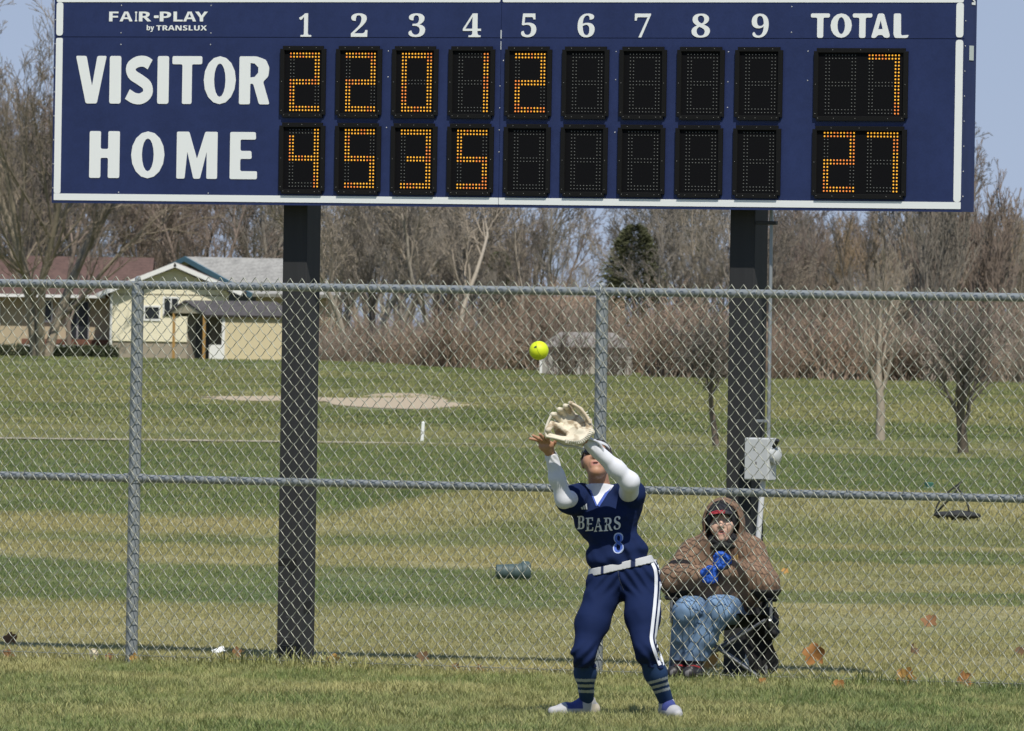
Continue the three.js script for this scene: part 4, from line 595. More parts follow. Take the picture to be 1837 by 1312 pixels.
// ---- the softball player reaching up for the ball ----
const PLAYER = [0.628, 0, -58.492];
{
  const J = { hipL: [-0.124, 0.686, 0.0], thL: [-0.191, 0.495, 0.1], knL: [-0.233, 0.34, 0.18], caL: [-0.222, 0.233, 0.09], anL: [-0.21, 0.082, -0.05], hipR: [0.067, 0.701, 0.0], thR: [0.072, 0.538, 0.1], knR: [0.083, 0.369, 0.2], caR: [0.143, 0.241, 0.12], anR: [0.205, 0.086, 0.01], waL: [-0.132, 0.849, 0.0], waR: [-0.022, 0.868, 0.0], chL: [-0.188, 1.03, -0.02], chR: [-0.06, 1.04, -0.02], upL: [-0.216, 1.118, -0.04], upR: [-0.04, 1.128, -0.04], shL: [-0.262, 1.14, -0.03], shR: [-0.012, 1.144, -0.03], elL: [-0.346, 1.14, 0.24], wrL: [-0.42, 1.372, 0.31], elR: [-0.008, 1.236, 0.27], wrR: [-0.236, 1.446, 0.37], neck: [-0.158, 1.18, -0.04], neck2: [-0.172, 1.27, 0.0], head: [-0.18, 1.335, 0.02] };
  const pl = thing('person', 'softball player in navy jersey and trousers reaching up with a glove and open hand', 'person', PLAYER);
  const q = new THREE.Quaternion().setFromEuler(new THREE.Euler(-0.5, -0.12, 0.05)), skin = [0.42, 0.225, 0.14], head = headField(0.97);
  const skinM = skinBase();
  const torsoF = uni([cone(J.chL, J.chR, 0.092, 0.092), cone(J.upL, J.upR, 0.08, 0.08), cone(J.waL, J.waR, 0.076, 0.076), cone([-0.075, 0.86, 0], [-0.125, 1.05, -0.02], 0.09, 0.1), cone([-0.155, 1.045, 0.045], [-0.09, 1.05, 0.045], 0.06, 0.06)], 0.06);
  const hipsF = uni([cone([-0.105, 0.72, 0], [0.045, 0.742, 0], 0.098, 0.1), cone([-0.095, 0.8, 0], [0.005, 0.825, 0], 0.076, 0.076), ell([-0.03, 0.71, -0.07], [0.13, 0.09, 0.08])], 0.06);
  const legL = uni([cone(J.hipL, J.thL, 0.09, 0.077), cone(J.thL, J.knL, 0.077, 0.05), cone(J.knL, J.caL, 0.044, 0.045), cone(J.caL, J.anL, 0.045, 0.03)], 0.04);
  const legR = uni([cone(J.hipR, J.thR, 0.094, 0.08), cone(J.thR, J.knR, 0.08, 0.049), cone(J.knR, J.caR, 0.045, 0.048), cone(J.caR, J.anR, 0.047, 0.031)], 0.04);
  const armL = uni([cone(J.shL, J.elL, 0.041, 0.036), cone(J.elL, [-0.385, 1.25, 0.275], 0.036, 0.033), cone([-0.385, 1.25, 0.275], J.wrL, 0.033, 0.025)], 0.03);
  const armR = uni([cone(J.shR, J.elR, 0.05, 0.04), cone(J.elR, [-0.08, 1.302, 0.3], 0.039, 0.035), cone([-0.08, 1.302, 0.3], J.wrR, 0.035, 0.026)], 0.03);
  const neckF = cone(J.neck, J.neck2, 0.058, 0.052);
  const hq = q.clone().invert(), tv = V(), headAt = (x, y, z) => { tv.set(x - J.head[0], y - J.head[1], z - J.head[2]).applyQuaternion(hq); return head(tv.x, tv.y, tv.z); };
  // bare throwing hand: palm up, fingers spread to the left and towards the lens
  const palm = [-0.44, 1.412, 0.335], finger = (root, mid, tip, r) => uni([cone(root, mid, r, r * 0.95), cone(mid, tip, r * 0.95, r * 0.8)], 0.006);
  const fingers = [finger([-0.463, 1.428, 0.350], [-0.493, 1.447, 0.372], [-0.528, 1.452, 0.385], 0.0092), finger([-0.46, 1.431, 0.368], [-0.486, 1.455, 0.402], [-0.513, 1.468, 0.418], 0.0096), finger([-0.446, 1.433, 0.378], [-0.462, 1.459, 0.416], [-0.478, 1.476, 0.438], 0.0096), finger([-0.43, 1.431, 0.382], [-0.436, 1.455, 0.416], [-0.443, 1.471, 0.436], 0.0086), finger([-0.42, 1.41, 0.340], [-0.396, 1.437, 0.362], [-0.383, 1.466, 0.380], 0.0105)];
  const handCore = uni([cone(J.wrL, palm, 0.027, 0.03), cone([-0.462, 1.421, 0.350], [-0.43, 1.423, 0.368], 0.021, 0.019), ell([-0.443, 1.415, 0.347], [0.034, 0.026, 0.034])], 0.02);
  const handF = (x, y, z) => { let d = handCore(x, y, z); for (const f of fingers) d = smin(d, f(x, y, z), 0.007); return d; };
  const gloveHandF = uni([cone(J.wrR, [-0.268, 1.463, 0.375], 0.031, 0.032), cone([-0.268, 1.463, 0.375], [-0.285, 1.48, 0.372], 0.03, 0.024)], 0.02);
  const bodyF = (x, y, z) => Math.min(smin(smin(smin(torsoF(x, y, z), hipsF(x, y, z), 0.05), Math.min(legL(x, y, z), legR(x, y, z)), 0.03), neckF(x, y, z), 0.04), Math.min(armL(x, y, z), armR(x, y, z)));
  const skinC = () => skin, hg = surf(head, [-0.1, -0.13, -0.13], [0.1, 0.14, 0.125], 0.0036, headColor(skin, [0.36, 0.15, 0.115], [0.06, 0.035, 0.025]));
  const body = mesh('body', [surf((x, y, z) => bodyF(x, y, z) + 0.004, [-0.5, 0.0, -0.2], [0.3, 1.5, 0.45], 0.013, skinC), moved(hg, q, J.head), surf(handF, [-0.56, 1.34, 0.26], [-0.35, 1.5, 0.47], 0.0035, skinC), surf(gloveHandF, [-0.36, 1.38, 0.29], [-0.18, 1.56, 0.45], 0.006, skinC), surf(neckF, [-0.25, 1.12, -0.12], [-0.08, 1.33, 0.08], 0.006, skinC)], skinM, pl);
  // hair, sunglasses and headband follow the head
  const grp = (g) => moved(g, q, J.head);
  const hairF = (x, y, z) => { const d = Math.min(ell([0, 0.04, -0.03], [0.083, 0.096, 0.094])(x, y, z), cone([0, 0.02, -0.1], [0.02, -0.1, -0.14], 0.045, 0.03)(x, y, z)); return Math.max(d + 0.004 * Math.sin(x * 260 + y * 60), z - 0.03 - y * 0.25, -y - 0.1); };
  mesh('hair', grp(surf(hairF, [-0.11, -0.15, -0.2], [0.11, 0.16, 0.1], 0.006)), M([0.025, 0.017, 0.012], 0.6), pl);
  mesh('sunglasses', grp(join([new THREE.SphereGeometry(0.026, 14, 10).scale(1.1, 0.78, 0.5).translate(-0.031, 0.018, 0.083), new THREE.SphereGeometry(0.026, 14, 10).scale(1.1, 0.78, 0.5).translate(0.031, 0.018, 0.083), rod([-0.056, 0.026, 0.078], [-0.078, 0.022, 0.0], 0.0045), rod([0.056, 0.026, 0.078], [0.078, 0.022, 0.0], 0.0045), rod([-0.012, 0.028, 0.093], [0.012, 0.028, 0.093], 0.004)])), M([0.006, 0.006, 0.008], 0.12), pl);
  const band = (x, y, z) => Math.max(ell([0, 0.035, -0.02], [0.082, 0.1, 0.101])(x, y, z), Math.abs(y - 0.07 - z * 0.15) - 0.013);
  mesh('visor_band', grp(surf(band, [-0.1, 0.03, -0.14], [0.1, 0.12, 0.11], 0.005)), M([0.5, 0.51, 0.53], 0.8), pl);
  // uniform
  const navyC = [0.008, 0.017, 0.062], cloth = (c, r = 0.85) => new THREE.MeshPhysicalMaterial({ color: Array.isArray(c) ? lin(...c) : 0xffffff, vertexColors: !c, roughness: r, specularIntensity: 0.25 });
  const sleeveL = cone(J.shL, [-0.31, 1.135, 0.085], 0.073, 0.07), sleeveR = cone(J.shR, [-0.006, 1.165, 0.03], 0.076, 0.074);
  // neck opening: a V falling from the collar
  const vx = -0.172, vCut = (x, y, z) => (z > -0.03 && y > 1.105 && Math.abs(x - vx - (y - 1.105) * 0.1) < (y - 1.105) * 0.52);
  const jerF = (x, y, z) => { let d = smin(smin(torsoF(x, y, z), cone([-0.092, 0.8, 0.0], [0.0, 0.83, 0.0], 0.081, 0.082)(x, y, z), 0.06), Math.min(sleeveL(x, y, z), sleeveR(x, y, z)), 0.03) - 0.012; const fold = 0.008 * Math.sin((y * 1.0 + x * 0.8) * 42 + 2 * Math.sin(x * 22)) * sstep(1.02, 0.86, y) + wrinkle(x, y, z, 0.012, 16); d += fold * 0.95; d = Math.max(d, 0.8 + 0.24 * (x + 0.05) - y); return d; };
  const jersey = mesh('jersey', surf(jerF, [-0.42, 0.72, -0.18], [0.16, 1.26, 0.2], 0.0042, null, (x, y, z) => !(vCut(x, y, z) && y > 1.2)), cloth(navyC), pl);
  // undershirt: long white sleeves and collar
  const whiteC = cloth([0.66, 0.67, 0.71]);
  const fw = (x, y, z) => wrinkle(x, y, z, 0.0032, 15) + 0.0016 * Math.sin((y + x) * 170 + 5 * noise2(x * 25, y * 25)) * sstep(0.09, 0.03, Math.min(Math.hypot(x - J.wrL[0], y - J.wrL[1]), Math.hypot(x - J.wrR[0], y - J.wrR[1])));
  const stop = (p, w) => { const d = V(p[0] - w[0], p[1] - w[1], p[2] - w[2]).normalize(); return (x, y, z) => (x - w[0]) * -d.x + (y - w[1]) * -d.y + (z - w[2]) * -d.z; };
  const cutL = stop([-0.385, 1.25, 0.275], J.wrL), cutR = stop([-0.08, 1.3, 0.3], J.wrR);
  mesh('sleeve', surf((x, y, z) => Math.max(armL(x, y, z) - 0.007 + fw(x, y, z), cutL(x, y, z) - 0.004, (z - 0.03) * -1), [-0.47, 1.05, -0.02], [-0.24, 1.42, 0.38], 0.0055), whiteC, pl);
  mesh('sleeve', surf((x, y, z) => Math.max(armR(x, y, z) - 0.007 + fw(x, y, z), cutR(x, y, z) - 0.006, -z), [-0.3, 1.06, -0.05], [0.08, 1.5, 0.43], 0.0055), whiteC, pl);
  mesh('undershirt_collar', surf((x, y, z) => Math.max(smin(torsoF(x, y, z), cone(J.neck, [-0.165, 1.215, -0.02], 0.062, 0.058)(x, y, z), 0.05) - 0.006, y - 1.215 - z * 0.2, 1.125 - y), [-0.3, 1.04, -0.13], [0.02, 1.26, 0.1], 0.006), whiteC, pl);
  const vEdge = (s, t) => [vx + 0.1 * (t * 0.1) + s * t * 0.1 * 0.52, 1.105 + t * 0.1];
  mesh('collar_inset', patchOn(jerF, (u, v) => vEdge(u * 2 - 1, v), 10, 14, 0.003), cloth([0.66, 0.67, 0.71]), jersey);
  for (const s of [-1, 1]) mesh('collar_trim', ribbonOn(jerF, [0, 0.25, 0.5, 0.75, 1].map((t) => { const [x, y] = vEdge(s, t); return [x + s * 0.004, y]; }), s > 0 ? 0.014 : 0.008, 0.0045), M([0.045, 0.09, 0.36], 0.8), jersey);
  // trousers
  const trF = (x, y, z) => { const k = Math.min(legL(x, y, z), legR(x, y, z)); let d = smin(hipsF(x, y, z), k, 0.035) - 0.007; d += wrinkle(x, y, z, 0.007, 13) + 0.0042 * Math.sin((y * 1.6 + x * (x < -0.05 ? -2.2 : 2.2)) * 48 + 5 * noise2(x * 10, y * 10)) * (sstep(0.62, 0.7, y) + sstep(0.42, 0.34, y)) + 0.003 * Math.sin((y - x * 0.5) * 60) * sstep(0.42, 0.3, y); return Math.max(d, y - (0.8 + 0.24 * (x + 0.05)) - 0.01, (x < -0.06 ? 0.262 : 0.272 - 0.1 * (x - 0.1)) - y); };
  const trousers = mesh('trousers', surf(trF, [-0.36, 0.2, -0.2], [0.24, 0.88, 0.33], 0.006), cloth(navyC), pl);
  for (const [dx, w] of [[0.0, 0.017], [0.0235, 0.012]]) mesh('side_stripe', ribbonOn(trF, [[0.118 + dx, 0.815], [0.135 + dx, 0.775], [0.14 + dx, 0.7], [0.132 + dx, 0.58], [0.122 + dx, 0.48], [0.118 + dx, 0.42], [0.135 + dx, 0.36], [0.166 + dx, 0.285]], w, 0.003), cloth([0.68, 0.7, 0.74]), trousers);
  mesh('fly_seam', ribbonOn(trF, [[-0.06, 0.77], [-0.053, 0.73], [-0.03, 0.67]], 0.003, 0.0015), M([0.04, 0.05, 0.08], 0.9), trousers);
  mesh('belt', surf((x, y, z) => Math.max(smin(hipsF(x, y, z), cone([-0.092, 0.8, 0], [0, 0.828, 0], 0.081, 0.082)(x, y, z), 0.05) - 0.0135, Math.abs(y - (0.793 + 0.24 * (x + 0.05))) - 0.0205), [-0.25, 0.7, -0.18], [0.2, 0.88, 0.17], 0.005, (x, y, z) => (((x > 0.005 && x < 0.03) || (x > -0.15 && x < -0.135)) && z > 0 ? [0.02, 0.03, 0.08] : [0.5, 0.51, 0.52])), cloth(null, 0.6), pl);
  mesh('belt_buckle', [new THREE.TorusGeometry(0.018, 0.003, 6, 18).scale(1, 1.05, 1).translate(-0.062, 0.79, 0.108)], M([0.3, 0.3, 0.3], 0.3, { metalness: 0.8 }), pl);
  // socks: navy with three pale bands
  const sockC = (base) => (x, y, z) => { const t = (base - y) / 0.03; return t > 0 && t < 2.6 && t % 1 < 0.5 ? [0.34, 0.37, 0.38] : [0.02, 0.045, 0.11]; };
  mesh('sock', surf((x, y, z) => Math.max(legL(x, y, z) - 0.006, y - 0.29, 0.055 - y), [-0.31, 0.03, -0.13], [-0.13, 0.32, 0.2], 0.0045, sockC(0.205)), cloth(null), pl);
  mesh('sock', surf((x, y, z) => Math.max(legR(x, y, z) - 0.006, y - 0.29, 0.055 - y), [0.03, 0.03, -0.08], [0.28, 0.32, 0.22], 0.0045, (x, y, z) => sockC(0.215 + (x - 0.17) * 0.3)(x, y, z)), cloth(null), pl);
  // cleats
  function cleat(an, heel, toe, name) {
    const ball = [mix(heel[0], toe[0], 0.68), 0.034, mix(heel[2], toe[2], 0.68)], f = uni([cone([heel[0], 0.042, heel[2]], ball, 0.036, 0.038), cone(ball, [toe[0], 0.03, toe[2]], 0.038, 0.026), cone([an[0], 0.085, an[2]], [mix(an[0], ball[0], 0.35), 0.06, mix(an[2], ball[2], 0.35)], 0.042, 0.034)], 0.03);
    const g = (x, y, z) => Math.max(f(x, y, z), 0.006 - y, y - 0.104);
    const s = mesh('shoe', surf(g, [Math.min(heel[0], toe[0], an[0]) - 0.06, -0.01, Math.min(heel[2], toe[2], an[2]) - 0.06], [Math.max(heel[0], toe[0], an[0]) + 0.06, 0.13, Math.max(heel[2], toe[2], an[2]) + 0.06], 0.004, (x, y, z) => { const t = ((x - heel[0]) * (toe[0] - heel[0]) + (z - heel[2]) * (toe[2] - heel[2])) / ((toe[0] - heel[0]) ** 2 + (toe[2] - heel[2]) ** 2); return y < 0.02 ? [0.5, 0.45, 0.36] : t > 0.35 && t < 0.72 && y > 0.045 ? [0.035, 0.05, 0.2] : t < 0.12 && y < 0.07 ? [0.52, 0.47, 0.38] : [0.4, 0.4, 0.41]; }), new THREE.MeshStandardMaterial({ vertexColors: true, roughness: 0.7 }), pl);
    const st = []; for (const [t, w] of [[0.15, 0.02], [0.15, -0.02], [0.6, 0.024], [0.6, -0.024], [0.88, 0.0], [0.75, 0.02]]) { const dx = toe[0] - heel[0], dz = toe[2] - heel[2], l = Math.hypot(dx, dz); st.push(rod([heel[0] + dx * t - dz / l * w, 0.01, heel[2] + dz * t + dx / l * w], [heel[0] + dx * t - dz / l * w, -0.004, heel[2] + dz * t + dx / l * w], 0.007, 0.004, 6)); } mesh('studs', st, M([0.2, 0.2, 0.2], 0.5), s, 'stuff');
    const lace = []; for (let k = 0; k < 4; k++) { const t = 0.42 + k * 0.09, x = mix(heel[0], toe[0], t), z = mix(heel[2], toe[2], t), l = Math.hypot(toe[0] - heel[0], toe[2] - heel[2]), nx = -(toe[2] - heel[2]) / l, nz = (toe[0] - heel[0]) / l, y = 0.088 - k * 0.008; lace.push(rod([x - nx * 0.018, y - 0.004, z - nz * 0.018], [x + nx * 0.018, y - 0.004, z + nz * 0.018], 0.003, 0.003, 5)); } mesh('laces', lace, M([0.05, 0.07, 0.3], 0.8), s, 'stuff');
  }
  cleat([-0.208, 0.08, -0.05], [-0.175, 0.03, -0.075], [-0.388, 0.02, 0.03]); cleat([0.205, 0.08, 0.01], [0.197, 0.03, -0.035], [0.262, 0.02, 0.185]);
  // lettering: BEARS arched across the chest and the number 8
  const wordM = M([0.66, 0.68, 0.72], 0.8), blueM = M([0.06, 0.13, 0.5], 0.8), edgeM = M([0.42, 0.5, 0.72], 0.8);
  const glyph = (c, x0, x1, y0, y1, sk = 0) => { const sh = serif.generateShapes(c, 1), b = new THREE.Box3().setFromObject(new THREE.Mesh(new THREE.ShapeGeometry(sh))); const pt = (p) => { const u = (p.x - b.min.x) / (b.max.x - b.min.x), v = (p.y - b.min.y) / (b.max.y - b.min.y); return new THREE.Vector2(x0 + (x1 - x0) * u, y0 + (y1 - y0) * v + sk * (u - 0.5)); };
    return sh.map((s) => { const o = s.extractPoints(4), n = new THREE.Shape(o.shape.map(pt)); n.holes = o.holes.map((h) => new THREE.Path(h.map(pt))); return n; }); };
  for (const [c, x0, x1, y0] of [['B', -0.276, -0.238, 0.982], ['E', -0.232, -0.192, 0.974], ['A', -0.188, -0.143, 0.972], ['R', -0.138, -0.092, 0.976], ['S', -0.086, -0.05, 0.984]]) mesh('letter', printOn(jerF, glyph(c, x0, x1, y0, y0 + 0.07, 0.004), 0.0035), wordM, jersey);
  mesh('numeral', printOn(jerF, glyph('8', -0.088, -0.032, 0.86, 0.968), 0.003), edgeM, jersey);
  mesh('numeral', printOn(jerF, glyph('8', -0.082, -0.038, 0.867, 0.961), 0.0045), blueM, jersey);
  for (let k = 0; k < 3; k++) { const s = new THREE.Shape(); const x = -0.254 + k * 0.011, h = 0.014 + 0.009 * k; s.moveTo(x, 1.086); s.lineTo(x + 0.008, 1.086); s.lineTo(x + 0.003 + 0.001, 1.086 + h); s.lineTo(x - 0.004, 1.086 + h * 0.75); s.closePath(); mesh('chest_emblem', printOn(jerF, s, 0.003), wordM, jersey); }
}
// ---- her glove: pale leather, pocket open to the upper left ----
{
  const gl = thing('softball_glove', 'pale cream leather softball glove on the raised hand of the player', 'glove', [PLAYER[0] - 0.318, 1.514, PLAYER[2] + 0.39]); gl.scale.set(0.9, 0.8, 0.9);
  const leather = new THREE.MeshPhysicalMaterial({ color: 0xffffff, vertexColors: true, roughness: 0.6, sheen: 0.2 });
  const stain = (x, y, z) => { const s = fbm(x * 30 + 5, y * 30 + 2), d = sstep(0.46, 0.7, s) * (z < 0.06 ? 0.85 : 0.4); return [mix(0.62, 0.3, d), mix(0.56, 0.22, d), mix(0.43, 0.13, d)]; };
  // stalls: heel -> middle -> tip, cupping towards the lens
  const H = [0.055, -0.055, 0.0];
  const st = [ // little, ring, middle, index, then thumb along the lower rim
    [[0.01, -0.05, -0.015], [-0.06, -0.0, -0.03], [-0.115, 0.02, 0.01], [-0.132, -0.02, 0.055], 0.021],
    [[0.02, -0.04, -0.03], [-0.045, 0.035, -0.055], [-0.09, 0.075, -0.025], [-0.105, 0.082, 0.025], 0.02],
    [[0.03, -0.03, -0.035], [-0.02, 0.055, -0.065], [-0.055, 0.105, -0.035], [-0.068, 0.115, 0.012], 0.019],
    [[0.045, -0.02, -0.03], [0.015, 0.07, -0.06], [-0.018, 0.128, -0.03], [-0.034, 0.138, 0.005], 0.019],
    [[0.11, -0.03, 0.0], [0.1, 0.045, -0.015], [0.05, 0.115, -0.005], [-0.005, 0.158, 0.02], 0.017],
  ];
  const stalls = st.map(([a, b, c, d, r]) => uni([cone(a, b, r * 1.25, r * 1.1), cone(b, c, r * 1.1, r), cone(c, d, r, r * 0.85)], 0.012));
  const back = ell([-0.005, 0.0, -0.052], [0.095, 0.095, 0.028]), heelPad = uni([cone([-0.03, -0.085, 0.045], [0.05, -0.085, 0.06], 0.024, 0.026), cone([0.05, -0.085, 0.06], [0.115, -0.03, 0.04], 0.026, 0.024), cone([-0.03, -0.085, 0.045], [-0.12, -0.055, 0.055], 0.022, 0.016), cone([0.02, -0.06, 0.0], [0.08, -0.04, 0.0], 0.05, 0.045), cone([0.02, -0.02, 0.012], [0.075, -0.025, 0.03], 0.028, 0.025)], 0.02);
  const field = (x, y, z) => { let d = smin(back(x, y, z), heelPad(x, y, z), 0.02); for (const s of stalls) d = smin(d, s(x, y, z), 0.004); return Math.max(d, -ell([-0.025, 0.015, 0.05], [0.07, 0.07, 0.05])(x, y, z)); };
  mesh('leather', surf(field, [-0.17, -0.13, -0.11], [0.16, 0.19, 0.11], 0.0042, stain), leather, gl);
  // web between index stall and rim
  const webF = (x, y, z) => { const u = uni([cone([0.06, 0.0, -0.02], [-0.01, 0.125, -0.03], 0.004, 0.004), cone([0.09, 0.01, -0.018], [0.02, 0.125, -0.02], 0.004, 0.004), cone([0.075, 0.005, -0.022], [0.005, 0.13, -0.026], 0.004, 0.004), cone([0.04, 0.05, -0.04], [0.07, 0.07, -0.015], 0.004, 0.004), cone([0.02, 0.09, -0.034], [0.05, 0.1, -0.012], 0.004, 0.004)], 0.03); return u - 0.003; };
  mesh('web', surf(webF, [-0.06, -0.03, -0.07], [0.13, 0.17, 0.02], 0.005), M([0.36, 0.34, 0.3], 0.7), gl);
  // rim binding and laces
  mesh('rim', [tube([[-0.005, 0.158, 0.024], [0.04, 0.132, 0.018], [0.085, 0.08, 0.01], [0.112, 0.03, 0.012]], 0.009, 8, 30)], M([0.6, 0.5, 0.36], 0.6), gl);
  mesh('rim', [tube([[-0.14, -0.06, 0.058], [-0.145, -0.02, 0.05], [-0.128, 0.045, 0.035], [-0.11, 0.085, 0.028]], 0.008, 8, 24)], M([0.6, 0.55, 0.43], 0.6), gl);
  mesh('rim', [tube([[-0.14, -0.06, 0.06], [-0.09, -0.07, 0.072], [-0.035, -0.085, 0.075]], 0.01, 8, 20)], M([0.62, 0.57, 0.44], 0.6), gl);
  const lace = [], path = new THREE.CatmullRomCurve3([V(-0.03, -0.092, 0), V(0.02, -0.1, 0), V(0.06, -0.09, 0), V(0.1, -0.058, 0), V(0.122, -0.015, 0)]), onto = (x, y) => { let z = 0.2; for (let k = 0; k < 60; k++) { const d = field(x, y, z); if (d < 0.001) break; z -= d * 0.8; if (z < -0.1) return 0.03; } return z; };
  for (let k = 0; k < 17; k++) { const p = path.getPoint(k / 16), t = path.getTangent(k / 16), nx = -t.y, ny = t.x, a = [p.x - nx * 0.008 + t.x * 0.004, p.y - ny * 0.008 + t.y * 0.004], b = [p.x + nx * 0.013, p.y + ny * 0.013]; lace.push(rod([...a, onto(...a) + 0.001], [...b, onto(...b) + 0.001], 0.0042, 0.0042, 6)); }
  for (let k = 0; k < 5; k++) { const x = 0.113 - 0.006 * k, y = 0.03 + 0.017 * k; lace.push(rod([x - 0.006, y - 0.003, 0.012], [x + 0.006, y + 0.004, 0.014], 0.0045, 0.0045, 6)); }
  mesh('heel_laces', lace, M([0.68, 0.65, 0.56], 0.6), gl, 'stuff');
  mesh('wrist_strap', [tube([[0.1, -0.07, 0.03], [0.15, -0.09, 0.0], [0.175, -0.12, -0.02], [0.185, -0.15, -0.03]], 0.0095, 8, 24)], M([0.55, 0.56, 0.6], 0.6), gl);
  mesh('wrist_strap', [tube([[-0.08, -0.1, 0.03], [-0.04, -0.118, 0.04], [0.03, -0.125, 0.03], [0.075, -0.145, 0.0]], 0.0085, 8, 24)], M([0.55, 0.53, 0.45], 0.6), gl);
}
// ---- the ball in the air ----
{
  const b = thing('softball', 'bright yellow softball in the air above the glove', 'ball', [PLAYER[0] - 0.49, 1.909, PLAYER[2] + 0.35]);
  mesh('cover', new THREE.SphereGeometry(0.0495, 32, 24), M([0.62, 0.72, 0.012], 0.6), b);
  const pts = []; for (let k = 0; k <= 80; k++) { const t = k / 80 * 6.28318, a = 0.44, x = Math.cos(t) * (1 - a) + a * Math.cos(3 * t), y = Math.sin(t) * (1 - a) - a * Math.sin(3 * t), z = 2 * Math.sqrt(a * (1 - a)) * Math.sin(2 * t); const v = V(x, y, z).normalize().multiplyScalar(0.0497); pts.push(v.applyEuler(new THREE.Euler(0.9, 0.5, 0.3)).toArray()); }
  mesh('seam', new THREE.TubeGeometry(new THREE.CatmullRomCurve3(pts.map((p) => V(...p)), true), 120, 0.0011, 5, true), M([0.3, 0.36, 0.01], 0.7), b);
  const s = new THREE.Shape(); s.absellipse(-0.018, 0.018, 0.008, 0.005, 0, 6.2831, false, 0.5); mesh('stamp', printOn((x, y, z) => Math.hypot(x, y, z) - 0.0495, s, 0.0006, 0.1), M([0.03, 0.05, 0.03], 0.8), b);
}
// ---- the spectator in a folding chair behind the fence ----
const MAN = [1.228, 0, -65.05];
{
  const J = { hipL: [-0.076, 0.412, -0.1], hipR: [0.099, 0.415, -0.1], knL: [-0.195, 0.405, 0.27], knR: [-0.015, 0.412, 0.3], anL: [-0.222, 0.139, 0.17], anR: [-0.148, 0.117, 0.24], shL: [-0.155, 0.725, -0.1], shR: [0.17, 0.73, -0.1], elL: [-0.255, 0.575, 0.03], elR: [0.252, 0.565, 0.02], wrL: [-0.141, 0.604, 0.16], wrR: [0.062, 0.64, 0.17], haL: [-0.086, 0.606, 0.2], haR: [0.02, 0.69, 0.205], head: [0.005, 0.905, 0.0] };
  const p = thing('person', 'seated spectator in brown hooded coat, blue gloves and jeans behind the fence', 'person', MAN);
  const q = new THREE.Quaternion().setFromEuler(new THREE.Euler(-0.1, -0.1, 0.06)), skin = [0.56, 0.36, 0.27], head = headField(1.02);
  const torso = uni([ell([0.008, 0.62, -0.11], [0.2, 0.2, 0.15]), cone(J.shL, J.shR, 0.075, 0.075), cone([-0.06, 0.76, -0.08], [0.075, 0.765, -0.08], 0.075, 0.075), ell([0.01, 0.47, -0.09], [0.205, 0.12, 0.17]), ell([0.0, 0.53, -0.02], [0.19, 0.12, 0.17])], 0.09);
  const armL = uni([cone(J.shL, J.elL, 0.083, 0.074), cone(J.elL, J.wrL, 0.074, 0.05)], 0.05), armR = uni([cone(J.shR, J.elR, 0.083, 0.077), cone(J.elR, J.wrR, 0.077, 0.05)], 0.05);
  const legs = uni([cone(J.hipL, J.knL, 0.09, 0.072), cone(J.knL, J.anL, 0.07, 0.056)], 0.04), legs2 = uni([cone(J.hipR, J.knR, 0.09, 0.073), cone(J.knR, J.anR, 0.071, 0.056)], 0.04);
  const hand = (c, dir, s) => { const f = []; for (let k = 0; k < 4; k++) { const o = (k - 1.5) * 0.0175; f.push(uni([cone([c[0] + dir[0] * 0.01, c[1] + o, c[2] + 0.012], [c[0] + dir[0] * 0.036, c[1] + o * 1.05 + dir[1] * 0.02, c[2] + 0.028], 0.0125, 0.0125), cone([c[0] + dir[0] * 0.036, c[1] + o * 1.05 + dir[1] * 0.02, c[2] + 0.028], [c[0] + dir[0] * 0.055, c[1] + o + dir[1] * 0.02, c[2] - 0.008], 0.0125, 0.011)], 0.008)); } f.push(uni([cone([c[0] - dir[0] * 0.02, c[1] + 0.02 * s, c[2] + 0.02], [c[0] + dir[0] * 0.015, c[1] + 0.045 * s, c[2] + 0.035], 0.015, 0.014), cone([c[0] + dir[0] * 0.015, c[1] + 0.045 * s, c[2] + 0.035], [c[0] + dir[0] * 0.045, c[1] + 0.044 * s, c[2] + 0.03], 0.014, 0.012)], 0.008)); const core = ell(c, [0.036, 0.036, 0.026]); return (x, y, z) => { let d = core(x, y, z); for (const g of f) d = smin(d, g(x, y, z), 0.006); return d; }; };
  const hL = hand(J.haL, [1, 0.25], 1), hR = hand(J.haR, [-1, 0.1], 1);
  const bodyF = (x, y, z) => Math.min(torso(x, y, z), armL(x, y, z), armR(x, y, z), legs(x, y, z), legs2(x, y, z), cone([0.008, 0.77, -0.07], [0.006, 0.86, -0.02], 0.06, 0.055)(x, y, z));
  const hg = moved(surf(head, [-0.1, -0.13, -0.13], [0.1, 0.14, 0.125], 0.0045, headColor(skin, [0.42, 0.18, 0.15], [0.2, 0.17, 0.14])), q, J.head);
  mesh('body', [surf((x, y, z) => bodyF(x, y, z) + 0.02, [-0.4, 0.05, -0.32], [0.4, 0.95, 0.4], 0.016, () => skin), hg], skinBase(), p);
  // coat with soft padded folds
  const duck = grainTex(128, (u, v) => 0.72 + 0.2 * tileNoise(u, v, 64, 61) + 0.16 * tileNoise(u, v, 9, 62));
  const fold = (x, y, z) => wrinkle(x, y, z, 0.02, 6) + 0.004 * Math.sin(y * 34 + x * 26 * (x > 0 ? 1 : -1) + 6 * noise2(x * 6, y * 6));
  const hoodOut = ell([0.012, 0.915, -0.05], [0.125, 0.145, 0.135]), hoodIn = ell([0.0, 0.9, 0.05], [0.104, 0.13, 0.18]), collar = cone([0.008, 0.775, -0.06], [0.008, 0.8, -0.03], 0.115, 0.1);
  const coatC = (x, y, z) => { const s = fbm(x * 9 + 3, y * 9), e = noise2(x * 40, y * 40), d = 0.8 + 0.35 * s + 0.12 * e; return [0.2 * d, 0.125 * d, 0.08 * d]; };
